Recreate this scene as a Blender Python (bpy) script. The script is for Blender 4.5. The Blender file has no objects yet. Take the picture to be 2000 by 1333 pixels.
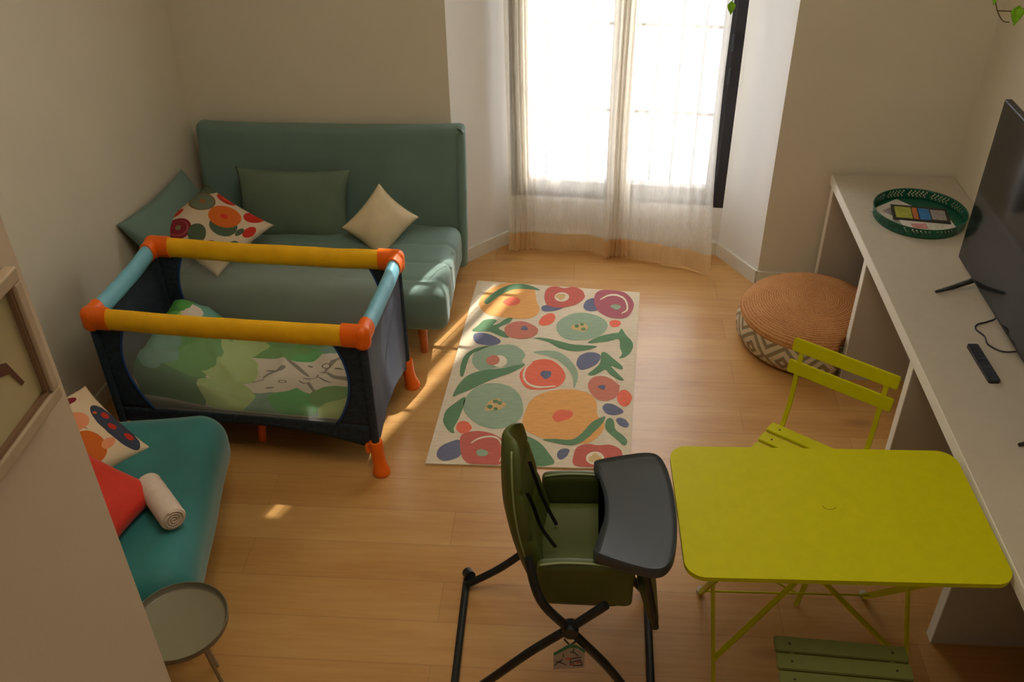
import bpy, bmesh, math, random
from mathutils import Vector, Matrix, noise
random.seed(7)
D = bpy.data; SC = bpy.context.scene; C = SC.collection
PI = math.pi
def rad(a): return a * PI / 180

WORLD_S = 7.6; SUN_E = 20.0; FILL_A = 24; FILL_B = 5
GRZ = (0.80, 1.30, 1.80, 2.30)
SLIT_C, SLIT_W = -2.328, 0.045; SLIT_C2, SLIT_W2 = -2.47, 0.05
VA = (0.70, 4.62, 1.62); VB = (1.80, 4.20, 1.70)

# ------------------------------------------------------------------ camera, world, lights, exposure
F_PX = 1865.36; PITCH = 0.620674; ROLL = 0.0172536; YAW = -0.0775424; CAM_H = 2.9452
def camera():
    cy, sy = math.cos(YAW), math.sin(YAW)
    f0 = Vector((sy, cy, 0)); r0 = Vector((cy, -sy, 0)); up = Vector((0, 0, 1))
    fwd = f0 * math.cos(PITCH) - up * math.sin(PITCH)
    dn = -(up * math.cos(PITCH) + f0 * math.sin(PITCH))
    r = r0 * math.cos(ROLL) + dn * math.sin(ROLL)
    d = -r0 * math.sin(ROLL) + dn * math.cos(ROLL)
    cd = D.cameras.new('camera'); cd.sensor_width = 36; cd.lens = F_PX / 2000 * 36
    cd.clip_start = 0.05; cd.clip_end = 200
    co = D.objects.new('camera', cd); C.objects.link(co)
    M = Matrix((r, -d, -fwd)).transposed().to_4x4(); M.translation = (0, 0, CAM_H)
    co.matrix_world = M; SC.camera = co
camera()
SC.view_settings.view_transform = 'Standard'; SC.view_settings.look = 'None'
SC.view_settings.gamma = 1; SC.view_settings.use_curve_mapping = False
SC.view_settings.exposure = 0.34
W = D.worlds.new('sky'); SC.world = W; W.use_nodes = True
W.node_tree.nodes['Background'].inputs[0].default_value = (0.97, 0.98, 1.0, 1)
W.node_tree.nodes['Background'].inputs[1].default_value = WORLD_S
SUN_EL = rad(42)
sd = D.lights.new('sun', 'SUN'); sd.energy = SUN_E; sd.angle = rad(0.3); sd.color = (1, 0.93, 0.8)
so = D.objects.new('sun', sd); C.objects.link(so)
SUND = Vector((-0.396 * math.cos(SUN_EL), -0.918 * math.cos(SUN_EL), -math.sin(SUN_EL)))
so.rotation_euler = SUND.to_track_quat('-Z', 'Y').to_euler(); so.location = (4, 12, 9)
def area(name, loc, rot, sx, sy, e, col):
    l = D.lights.new(name, 'AREA'); l.shape = 'RECTANGLE'; l.size = sx; l.size_y = sy; l.energy = e; l.color = col
    o = D.objects.new(name, l); C.objects.link(o); o.location = loc; o.rotation_euler = rot
    return o
# added warm fills, no lamps there: one under the ceiling, one behind the camera
area('ceiling_fill_light', (-0.2, 2.2, 3.5), (0, 0, 0), 1.6, 1.6, FILL_A, (1, 0.86, 0.62))
area('rear_fill_light', (0.3, -1.3, 2.4), (rad(70), 0, 0), 2.2, 1.6, FILL_B, (1, 0.84, 0.62))

# ------------------------------------------------------------------ node helpers
def srgb(r, g, b):
    def f(c):
        c /= 255
        return c / 12.92 if c <= 0.04045 else ((c + 0.055) / 1.055) ** 2.4
    return (f(r), f(g), f(b), 1)
class NT:
    def __init__(s, name):
        s.m = D.materials.new(name); s.m.use_nodes = True; s.t = s.m.node_tree
        s.n = s.t.nodes; s.l = s.t.links; s.b = s.n['Principled BSDF']; s.out = s.n['Material Output']
    def new(s, k, **kw):
        n = s.n.new(k)
        for a, v in kw.items(): setattr(n, a, v)
        return n
    def set(s, sock, v):
        if isinstance(v, bpy.types.NodeSocket): s.l.new(v, sock)
        else: sock.default_value = v
    def math(s, op, a, b=0.0, c=0.0):
        n = s.new('ShaderNodeMath', operation=op); s.set(n.inputs[0], a); s.set(n.inputs[1], b); s.set(n.inputs[2], c)
        return n.outputs[0]
    def mix(s, fac, a, b):
        n = s.new('ShaderNodeMix', data_type='RGBA'); s.set(n.inputs[0], fac); s.set(n.inputs[6], a); s.set(n.inputs[7], b)
        return n.outputs[2]
    def coord(s, k='Object'): return s.new('ShaderNodeTexCoord').outputs[k]
    def noise(s, vec, scale, detail=3, rough=0.5, out='Fac'):
        n = s.new('ShaderNodeTexNoise'); s.l.new(vec, n.inputs['Vector'])
        n.inputs['Scale'].default_value = scale; n.inputs['Detail'].default_value = detail; n.inputs['Roughness'].default_value = rough
        return n.outputs[out]
    def scale(s, vec, v, loc=(0, 0, 0)):
        n = s.new('ShaderNodeMapping'); s.l.new(vec, n.inputs[0]); n.inputs['Scale'].default_value = v; n.inputs['Location'].default_value = loc
        return n.outputs[0]
    def ramp(s, fac, stops):
        n = s.new('ShaderNodeValToRGB'); s.l.new(fac, n.inputs[0]); e = n.color_ramp.elements
        while len(e) < len(stops): e.new(0.5)
        for i, (p, c) in enumerate(stops): e[i].position = p; e[i].color = c
        return n.outputs[0]
    def bump(s, h, strength=0.2, dist=0.01):
        n = s.new('ShaderNodeBump'); n.inputs['Strength'].default_value = strength; n.inputs['Distance'].default_value = dist
        s.l.new(h, n.inputs['Height']); s.l.new(n.outputs[0], s.b.inputs['Normal'])
def mat(name, col, rough=0.6, metal=0.0, var=0.06, vscale=8, bump=0.0, bscale=200, sheen=0.0, spec=0.5):
    t = NT(name); co = t.coord()
    f = t.noise(co, vscale, 4)
    dk = tuple(c * (1 - var) for c in col[:3]) + (1,); lt = tuple(min(1, c * (1 + var)) for c in col[:3]) + (1,)
    t.l.new(t.ramp(f, [(0.3, dk), (0.7, lt)]), t.b.inputs['Base Color'])
    t.b.inputs['Roughness'].default_value = rough; t.b.inputs['Metallic'].default_value = metal
    t.b.inputs['Specular IOR Level'].default_value = spec
    if sheen: t.b.inputs['Sheen Weight'].default_value = sheen
    if bump: t.bump(t.noise(co, bscale, 2), bump, 0.002)
    return t.m

M = {}
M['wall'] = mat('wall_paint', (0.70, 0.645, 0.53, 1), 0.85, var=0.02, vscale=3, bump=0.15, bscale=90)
M['bay'] = mat('bay_paint_lit', (0.80, 0.79, 0.77, 1), 0.8, var=0.015, vscale=3, bump=0.1, bscale=90)  # wall paint in a lighter copy; brightness near the window is in the colour
M['base'] = mat('white_trim', (0.72, 0.70, 0.62, 1), 0.45, var=0.01)
M['ceil'] = mat('ceiling_paint', (0.75, 0.72, 0.66, 1), 0.9, var=0.01)
M['anth'] = mat('anthracite_metal', (0.018, 0.018, 0.024, 1), 0.45, var=0.1)
M['chrome'] = mat('grey_metal', (0.30, 0.29, 0.27, 1), 0.35, 0.8)
M['desk'] = mat('desk_laminate', (0.52, 0.46, 0.37, 1), 0.5, var=0.03, vscale=20)
M['deskedge'] = mat('desk_edge', (0.80, 0.77, 0.68, 1), 0.5, var=0.01)
M['panel'] = mat('desk_panel', (0.50, 0.44, 0.36, 1), 0.6, var=0.02)
M['yellow'] = mat('yellow_paint', (0.53, 0.51, 0.0, 1), 0.45, var=0.03, vscale=30, bump=0.08, bscale=300, spec=0.22)
M['olive'] = mat('olive_paint', (0.115, 0.125, 0.02, 1), 0.55, var=0.05, vscale=30)
M['screw'] = mat('dark_screw', (0.05, 0.04, 0.01, 1), 0.4, 0.6)
M['black'] = mat('black_plastic', (0.012, 0.012, 0.016, 1), 0.35)
M['screen'] = mat('glossy_screen', (0.012, 0.013, 0.012, 1), 0.08, var=0.02)
M['hctray'] = mat('dark_grey_plastic', (0.042, 0.050, 0.060, 1), 0.5, bump=0.1, bscale=400)
M['hctube'] = mat('dark_tube', (0.018, 0.020, 0.022, 1), 0.35, 0.3)
M['hcgreen'] = mat('olive_leatherette', (0.066, 0.086, 0.014, 1), 0.5, var=0.15, vscale=6, bump=0.2, bscale=40)
M['hcpipe'] = mat('pale_piping', (0.22, 0.26, 0.12, 1), 0.5)
M['navy'] = mat('navy_fabric', (0.014, 0.028, 0.048, 1), 0.85, var=0.35, vscale=60, bump=0.3, bscale=300)
M['slate'] = mat('slate_fabric', (0.050, 0.070, 0.115, 1), 0.6, var=0.1, vscale=20, bump=0.3, bscale=300)
M['railyel'] = mat('amber_padding', (0.95, 0.50, 0.002, 1), 0.5, var=0.1, vscale=10, bump=0.3, bscale=25)
M['railblue'] = mat('sky_padding', (0.19, 0.50, 0.66, 1), 0.5, var=0.08, vscale=10, bump=0.3, bscale=25)
M['orange'] = mat('orange_plastic', (0.92, 0.15, 0.002, 1), 0.4, var=0.05)
M['piping'] = mat('blue_piping', (0.015, 0.06, 0.25, 1), 0.6)
M['sofa'] = mat('sea_green_fabric', (0.135, 0.225, 0.20, 1), 0.75, var=0.06, vscale=5, bump=0.25, bscale=500, sheen=0.2)
M['sofacush'] = mat('moss_green_linen', (0.12, 0.175, 0.125, 1), 0.85, var=0.08, vscale=8, bump=0.3, bscale=600)
M['cream'] = mat('cream_cotton', (0.72, 0.60, 0.40, 1), 0.85, var=0.06, vscale=14, bump=0.5, bscale=50)
M['sofaleg'] = mat('orange_beech', (0.55, 0.14, 0.03, 1), 0.5, var=0.2, vscale=20)
M['velvet'] = mat('teal_velvet', (0.012, 0.175, 0.185, 1), 0.6, var=0.22, vscale=4, bump=0.15, bscale=30, sheen=0.35)
M['red'] = mat('red_velvet', (0.62, 0.022, 0.003, 1), 0.7, var=0.12, vscale=7, sheen=0.2)
M['towel'] = mat('white_terry', (0.72, 0.60, 0.52, 1), 0.95, var=0.06, vscale=30, bump=0.8, bscale=250)
M['tray'] = mat('grey_green_metal', (0.22, 0.205, 0.13, 1), 0.5, var=0.04)
M['trayrim'] = mat('grey_metal_rim', (0.17, 0.155, 0.11, 1), 0.45, 0.2)
M['greentray'] = mat('emerald_enamel', (0.006, 0.10, 0.055, 1), 0.35, var=0.1)
M['white'] = mat('white_paper', (0.60, 0.56, 0.52, 1), 0.6, var=0.03)
M['leaf'] = mat('leaf', (0.22, 0.52, 0.01, 1), 0.45, var=0.2, vscale=40)
M['stem'] = mat('stem', (0.06, 0.05, 0.01, 1), 0.6)
M['frame'] = mat('beige_wood', (0.42, 0.32, 0.22, 1), 0.6, var=0.08, vscale=20)
M['frameshade'] = mat('shaded_wood_lip', (0.20, 0.115, 0.06, 1), 0.6, var=0.1)  # lip browned to hold the dark shadow line inside the frame
M['paper'] = mat('print_paper', (0.42, 0.36, 0.21, 1), 0.8, var=0.12, vscale=6)
M['ink'] = mat('brown_ink', (0.10, 0.035, 0.015, 1), 0.8)
M['blocker_mat'] = mat('blocker_facade', (0.75, 0.7, 0.62, 1), 0.9)

def floor_mat():
    t = NT('oak_laminate'); co = t.coord()
    br = t.new('ShaderNodeTexBrick'); t.l.new(co, br.inputs[0])
    br.offset = 0.37; br.inputs['Scale'].default_value = 1; br.inputs['Brick Width'].default_value = 1.285
    br.inputs['Row Height'].default_value = 0.19; br.inputs['Mortar Size'].default_value = 0.0012; br.inputs['Mortar Smooth'].default_value = 0.3
    br.inputs['Color1'].default_value = (0, 0, 0, 1); br.inputs['Color2'].default_value = (1, 1, 1, 1); br.inputs['Mortar'].default_value = (0.5, 0.5, 0.5, 1); br.inputs['Bias'].default_value = 0
    g = t.noise(t.scale(co, (1.3, 16, 1)), 3.0, 6, 0.62)
    g2 = t.noise(t.scale(co, (0.6, 3.2, 1)), 2.2, 4, 0.55)
    k = t.new('ShaderNodeSeparateColor'); t.l.new(br.outputs['Color'], k.inputs[0])
    v = t.math('MULTIPLY_ADD', k.outputs[0], 0.14, t.math('MULTIPLY_ADD', g, 0.42, t.math('MULTIPLY', g2, 0.5)))
    col = t.ramp(v, [(0.30, (0.44, 0.205, 0.052, 1)), (0.48, (0.53, 0.275, 0.082, 1)), (0.72, (0.62, 0.36, 0.125, 1))])
    # a few knots
    vo = t.new('ShaderNodeTexVoronoi'); t.l.new(t.scale(co, (0.9, 2.4, 1)), vo.inputs['Vector']); vo.inputs['Scale'].default_value = 1.1
    kn = t.math('SMOOTH_MIN', t.math('MULTIPLY', vo.outputs['Distance'], 9.0), 1.0, 0.2)
    col = t.mix(kn, (0.33, 0.15, 0.05, 1), col)
    seam = t.math('MULTIPLY', br.outputs['Fac'], 0.6)
    col = t.mix(seam, col, (0.20, 0.10, 0.04, 1))
    t.l.new(col, t.b.inputs['Base Color'])
    t.l.new(t.math('MULTIPLY_ADD', g, 0.10, 0.27), t.b.inputs['Roughness']); t.b.inputs['Specular IOR Level'].default_value = 0.75
    t.bump(t.math('SUBTRACT', g, t.math('MULTIPLY', br.outputs['Fac'], 2.0)), 0.06, 0.002)
    return t.m
M['floor'] = floor_mat()

def straw_mat():
    t = NT('woven_seagrass'); co = t.coord()
    s = t.new('ShaderNodeSeparateXYZ'); t.l.new(co, s.inputs[0])
    r = t.math('SQRT', t.math('ADD', t.math('POWER', s.outputs[0], 2.0), t.math('POWER', s.outputs[1], 2.0)))
    w = t.math('SINE', t.math('MULTIPLY_ADD', r, 520.0, t.math('MULTIPLY', t.noise(co, 12, 2), 3.0)))
    n = t.noise(co, 130, 3)
    v = t.math('MULTIPLY_ADD', w, 0.12, t.math('MULTIPLY_ADD', n, 0.6, t.math('MULTIPLY', t.noise(co, 6, 2), 0.35)))
    t.l.new(t.ramp(v, [(0.2, (0.27, 0.085, 0.018, 1)), (0.5, (0.50, 0.21, 0.058, 1)), (0.8, (0.66, 0.36, 0.13, 1))]), t.b.inputs['Base Color'])
    t.b.inputs['Roughness'].default_value = 0.8; t.bump(v, 0.9, 0.006)
    return t.m
M['straw'] = straw_mat()
def kilim_mat():
    t = NT('kilim_band'); uv = t.coord('UV')
    s = t.new('ShaderNodeSeparateXYZ'); t.l.new(uv, s.inputs[0])
    a = t.math('PINGPONG', t.math('MULTIPLY', s.outputs[0], 12.0), 0.5)
    b = t.math('ABSOLUTE', t.math('SUBTRACT', s.outputs[1], 0.5))
    d = t.math('ADD', a, b)
    z = t.math('PINGPONG', t.math('MULTIPLY', d, 3.2), 0.5)
    col = t.ramp(z, [(0.0, (0.62, 0.50, 0.33, 1)), (0.5, (0.62, 0.50, 0.33, 1)), (0.52, (0.20, 0.24, 0.16, 1)), (0.80, (0.24, 0.27, 0.19, 1)), (0.82, (0.35, 0.17, 0.07, 1))])
    for e in t.n:
        if e.bl_idname == 'ShaderNodeValToRGB': e.color_ramp.interpolation = 'CONSTANT'
    z2 = t.math('MULTIPLY', z, 1.98)
    for e in list(t.l):
        pass
    t.l.new(z2, [n for n in t.n if n.bl_idname == 'ShaderNodeValToRGB'][0].inputs[0])
    t.l.new(col, t.b.inputs['Base Color']); t.b.inputs['Roughness'].default_value = 0.9
    t.bump(t.noise(t.coord(), 300, 2), 0.4, 0.002)
    return t.m
M['kilim'] = kilim_mat()

def sheer(name, col, tr, transl=0.6, grain=0.3):
    """thin cloth: part hole, part thread that scatters and lets light through"""
    t = NT(name); t.n.remove(t.b)
    d = t.new('ShaderNodeBsdfDiffuse'); d.inputs[0].default_value = col
    l = t.new('ShaderNodeBsdfTranslucent'); l.inputs[0].default_value = col
    x = t.new('ShaderNodeBsdfTransparent'); x.inputs[0].default_value = (1, 1, 1, 1)
    m1 = t.new('ShaderNodeMixShader'); m1.inputs[0].default_value = transl; t.l.new(d.outputs[0], m1.inputs[1]); t.l.new(l.outputs[0], m1.inputs[2])
    m2 = t.new('ShaderNodeMixShader'); t.l.new(m1.outputs[0], m2.inputs[1]); t.l.new(x.outputs[0], m2.inputs[2])
    n = t.noise(t.scale(t.coord(), (40, 40, 3)), 6, 3)
    t.l.new(t.math('ADD', t.math('MULTIPLY', t.math('SUBTRACT', n, 0.5), grain), tr), m2.inputs[0])
    t.l.new(m2.outputs[0], t.out.inputs[0])
    return t.m
M['linen'] = sheer('sheer_linen', (0.95, 0.905, 0.82, 1), 0.44, transl=0.34)
M['hem'] = sheer('linen_hem_lit', (0.86, 0.62, 0.34, 1), 0.06, transl=0.40)  # tan of floor-bounced light is put into the hem colour
M['mesh'] = sheer('playpen_net', (0.62, 0.62, 0.56, 1), 0.66, transl=0.3, grain=0.0)
def glass_mat():
    t = NT('window_glass'); t.n.remove(t.b)
    x = t.new('ShaderNodeBsdfTransparent'); g = t.new('ShaderNodeBsdfGlossy'); g.inputs[1].default_value = 0.02
    m = t.new('ShaderNodeMixShader'); m.inputs[0].default_value = 0.06
    t.l.new(x.outputs[0], m.inputs[1]); t.l.new(g.outputs[0], m.inputs[2]); t.l.new(m.outputs[0], t.out.inputs[0])
    return t.m
M['glass'] = glass_mat()

def blobs(name, ground, spots, warp=0.02, wscale=6, rough=0.85, aspect=(1, 1)):
    """printed cloth: ellipses (cx, cy, rx, ry, angle, colour) in UV space with wobbly edges"""
    t = NT(name); uv = t.coord('UV')
    n = t.noise(uv, wscale, 2, 0.5, 'Color')
    vm = t.new('ShaderNodeVectorMath', operation='MULTIPLY_ADD'); t.l.new(n, vm.inputs[0]); vm.inputs[1].default_value = (warp * 2, warp * 2, 0)
    sub = t.new('ShaderNodeVectorMath', operation='SUBTRACT'); t.l.new(uv, sub.inputs[0]); sub.inputs[1].default_value = (warp, warp, 0)
    t.l.new(sub.outputs[0], vm.inputs[2])
    p = vm.outputs[0]; col = ground
    for (cx, cy, rx, ry, a, c) in spots:
        m = t.new('ShaderNodeMapping', vector_type='TEXTURE'); t.l.new(p if min(rx, ry) > 0.034 else uv, m.inputs[0])
        m.inputs['Location'].default_value = (cx, cy, 0); m.inputs['Rotation'].default_value = (0, 0, rad(a)); m.inputs['Scale'].default_value = (rx, ry, 1)
        ln = t.new('ShaderNodeVectorMath', operation='LENGTH')
        fl = t.new('ShaderNodeVectorMath', operation='MULTIPLY'); t.l.new(m.outputs[0], fl.inputs[0]); fl.inputs[1].default_value = (1, 1, 0)
        t.l.new(fl.outputs[0], ln.inputs[0])
        f = t.math('LESS_THAN', ln.outputs['Value'], 1.0)
        col = t.mix(f, col, c)
    t.l.new(col, t.b.inputs['Base Color']) if isinstance(col, bpy.types.NodeSocket) else None
    t.b.inputs['Roughness'].default_value = rough
    t.bump(t.noise(t.coord(), 400, 2), 0.3, 0.002)
    return t.m

# ------------------------------------------------------------------ mesh helpers
def fin(name, bm, m, parent=None, smooth=False, loc=None, auto=None):
    bmesh.ops.recalc_face_normals(bm, faces=bm.faces)
    me = D.meshes.new(name); bm.to_mesh(me); bm.free()
    for x in (m if isinstance(m, (list, tuple)) else [m]): me.materials.append(x)
    if smooth:
        me.shade_smooth()
        if auto: me.set_sharp_from_angle(angle=rad(auto))
    o = D.objects.new(name, me); C.objects.link(o)
    if parent: o.parent = parent
    if loc: o.location = loc
    return o
def thing(name, label, cat, loc=(0, 0, 0), rz=0, group=None):
    o = D.objects.new(name, None); C.objects.link(o); o.location = loc; o.rotation_euler = (0, 0, rz)
    o.empty_display_size = 0.05
    o['label'] = label; o['category'] = cat
    if group: o['group'] = group
    return o
def tag(o, label, cat, group=None):
    o['label'] = label; o['category'] = cat
    if group: o['group'] = group
    return o
def struct(name, bm, m, parent=None, **k):
    o = fin(name, bm, m, parent, **k)
    if not parent: o['kind'] = 'structure'
    return o
def box(bm, x0, x1, y0, y1, z0, z1, mi=0, bev=0):
    vs = [bm.verts.new((x, y, z)) for z in (z0, z1) for x, y in ((x0, y0), (x1, y0), (x1, y1), (x0, y1))]
    fs = [bm.faces.new([vs[i] for i in q]) for q in ((3, 2, 1, 0), (4, 5, 6, 7), (0, 1, 5, 4), (1, 2, 6, 5), (2, 3, 7, 6), (3, 0, 4, 7))]
    for f in fs: f.material_index = mi
    if bev:
        es = list({e for f in fs for e in f.edges}); bmesh.ops.bevel(bm, geom=es, offset=bev, segments=2, affect='EDGES', profile=0.5)
    return fs
def BX(*a, **k):
    bm = bmesh.new(); box(bm, *a, **k); return bm
def prism(bm, pts, z0, z1, mi=0):
    a = [bm.verts.new((x, y, z0)) for x, y in pts]; b = [bm.verts.new((x, y, z1)) for x, y in pts]
    n = len(pts); fs = [bm.faces.new(a[::-1]), bm.faces.new(b)]
    for i in range(n): fs.append(bm.faces.new((a[i], a[(i + 1) % n], b[(i + 1) % n], b[i])))
    for f in fs: f.material_index = mi
    return fs
def rrect(w, d, r, n=7, cx=0, cy=0):
    pts = []
    for sx, sy, a0 in ((1, 1, 0), (-1, 1, 90), (-1, -1, 180), (1, -1, 270)):
        for i in range(n + 1):
            a = rad(a0 + 90 * i / n); pts.append((cx + sx * (w / 2 - r) + r * math.cos(a), cy + sy * (d / 2 - r) + r * math.sin(a)))
    return pts
def spline(pts, n=6):
    pts = [Vector(p) for p in pts]; out = []
    for i in range(len(pts) - 1):
        p0 = pts[max(i - 1, 0)]; p1 = pts[i]; p2 = pts[i + 1]; p3 = pts[min(i + 2, len(pts) - 1)]
        for j in range(n):
            t = j / n
            out.append(0.5 * ((2 * p1) + (p2 - p0) * t + (2 * p0 - 5 * p1 + 4 * p2 - p3) * t * t + (3 * p1 - p0 - 3 * p2 + p3) * t ** 3))
    out.append(pts[-1]); return out
def tube(bm, pts, r, seg=10, closed=False, flat=None, caps=True):
    """sweep a round (or flat=(w,h)) section along points; r may be a list"""
    pts = [Vector(p) for p in pts]; n = len(pts); rings = []; up = None
    for i, p in enumerate(pts):
        if closed: t = (pts[(i + 1) % n] - pts[i - 1])
        else: t = pts[min(i + 1, n - 1)] - pts[max(i - 1, 0)]
        t.normalize()
        if up is None:
            up = Vector((0, 0, 1)) if abs(t.z) < 0.9 else Vector((0, 1, 0))
            if flat and len(flat) > 2: up = Vector(flat[2])
        a = t.cross(up).normalized(); b = a.cross(t).normalized(); up = b
        rr = r[i] if isinstance(r, (list, tuple)) else r
        ring = []
        for k in range(seg):
            th = 2 * PI * k / seg + (PI / 4 if seg == 4 else 0)
            if flat: x, y = (flat[0] / 2 * (1 if math.cos(th) > 0 else -1), flat[1] / 2 * (1 if math.sin(th) > 0 else -1)) if seg == 4 else (flat[0] / 2 * math.cos(th), flat[1] / 2 * math.sin(th))
            else: x, y = rr * math.cos(th), rr * math.sin(th)
            ring.append(bm.verts.new(p + a * x + b * y))
        rings.append(ring)
    m = n if closed else n - 1
    for i in range(m):
        A, B = rings[i], rings[(i + 1) % n]
        for k in range(seg): bm.faces.new((A[k], A[(k + 1) % seg], B[(k + 1) % seg], B[k]))
    if not closed and caps: bm.faces.new(rings[0][::-1]); bm.faces.new(rings[-1])
def TB(*a, **k):
    bm = bmesh.new(); tube(bm, *a, **k); return bm
def lathe(bm, prof, seg=48, cx=0, cy=0, cz=0, uv=False, mi=0):
    rings = []
    for r, z in prof:
        rings.append([bm.verts.new((cx + max(r, 1e-5) * math.cos(2 * PI * k / seg), cy + max(r, 1e-5) * math.sin(2 * PI * k / seg), cz + z)) for k in range(seg)])
    ul = bm.loops.layers.uv.verify() if uv else None
    for i in range(len(prof) - 1):
        for k in range(seg):
            f = bm.faces.new((rings[i][k], rings[i][(k + 1) % seg], rings[i + 1][(k + 1) % seg], rings[i + 1][k])); f.material_index = mi
            if uv:
                n = len(prof) - 1
                for l, (u, v) in zip(f.loops, ((k / seg, i / n), ((k + 1) / seg, i / n), ((k + 1) / seg, (i + 1) / n), (k / seg, (i + 1) / n))): l[ul].uv = (u, v)
    if prof[0][0] < 1e-4 or prof[-1][0] < 1e-4: bmesh.ops.remove_doubles(bm, verts=bm.verts, dist=1e-4)
def LT(*a, **k):
    bm = bmesh.new(); lathe(bm, *a, **k); return bm
def rbox(sx, sy, sz, r, nx=24, ny=24, nz=8, fn=None, rz=None):
    """box centred at origin with rounded edges of radius r, dense enough to be shaped by fn(x,y,z)"""
    bm = bmesh.new(); h = (sx / 2, sy / 2, sz / 2); N = (nx, ny, nz); V = {}
    def vert(i, j, k):
        key = (i, j, k)
        if key not in V:
            def g(t, n, hh):
                u = -hh + 2 * hh * t / n
                return u
            p = Vector((g(i, nx, h[0]), g(j, ny, h[1]), g(k, nz, h[2])))
            q = Vector([max(-h[a] + r, min(h[a] - r, p[a])) for a in range(3)])
            d = p - q
            if d.length > 1e-9: p = q + d.normalized() * r
            if fn: p = Vector(fn(p.x, p.y, p.z))
            V[key] = bm.verts.new(p)
        return V[key]
    for a, b, c in ((0, 1, 2), (1, 2, 0), (2, 0, 1)):
        for side in (0, N[c]):
            for i in range(N[a]):
                for j in range(N[b]):
                    q = []
                    for di, dj in ((0, 0), (1, 0), (1, 1), (0, 1)):
                        t = [0, 0, 0]; t[a] = i + di; t[b] = j + dj; t[c] = side; q.append(vert(*t))
                    try: bm.faces.new(q if side else q[::-1])
                    except ValueError: pass
    return bm
def place(o, center, normal, ang=0, scale=1):
    n = Vector(normal).normalized(); z = Vector((0, 0, 1)); y = (z - n * z.dot(n)).normalized(); x = y.cross(n)
    a = rad(ang); X = x * math.cos(a) + y * math.sin(a); Y = -x * math.sin(a) + y * math.cos(a)
    Mx = Matrix((X, Y, n)).transposed().to_4x4(); Mx.translation = Vector(center); o.matrix_world = Mx
def pillow_bm(w, h, t, n=44, pinch=0.09, seed=0, wr=0.006, sag=0.0):
    bm = bmesh.new(); ul = bm.loops.layers.uv.verify(); S = {}
    for s in (1, -1):
        for i in range(n + 1):
            for j in range(n + 1):
                if s == -1 and (i in (0, n) or j in (0, n)): S[s, i, j] = S[1, i, j]; continue
                u = -1 + 2 * i / n; v = -1 + 2 * j / n
                x = w / 2 * u * (1 - pinch * (1 - v * v)); y = h / 2 * v * (1 - pinch * (1 - u * u))
                e = max(0, (1 - u ** 2) * (1 - v ** 2)); z = s * t / 2 * e ** 0.42
                nz = noise.noise(Vector((x * 9 + seed, y * 9, s * 3.0))) * wr * e ** 0.3 + noise.noise(Vector((x * 3 + seed * 2, y * 3, s))) * wr * 2 * e
                r_ = abs(u * v)
                nz += 0.5 * wr * math.sin(18 * (u - v)) * (r_ ** 2) * e ** 0.3
                S[s, i, j] = bm.verts.new((x, y - sag * (1 - u * u), z + s * nz))
    for s in (1, -1):
        for i in range(n):
            for j in range(n):
                q = [S[s, i, j], S[s, i + 1, j], S[s, i + 1, j + 1], S[s, i, j + 1]]; uvs = [(i / n, j / n), ((i + 1) / n, j / n), ((i + 1) / n, (j + 1) / n), (i / n, (j + 1) / n)]
                if s == -1: q = q[::-1]; uvs = uvs[::-1]
                f = bm.faces.new(q)
                for l, c in zip(f.loops, uvs): l[ul].uv = c
    return bm
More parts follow.
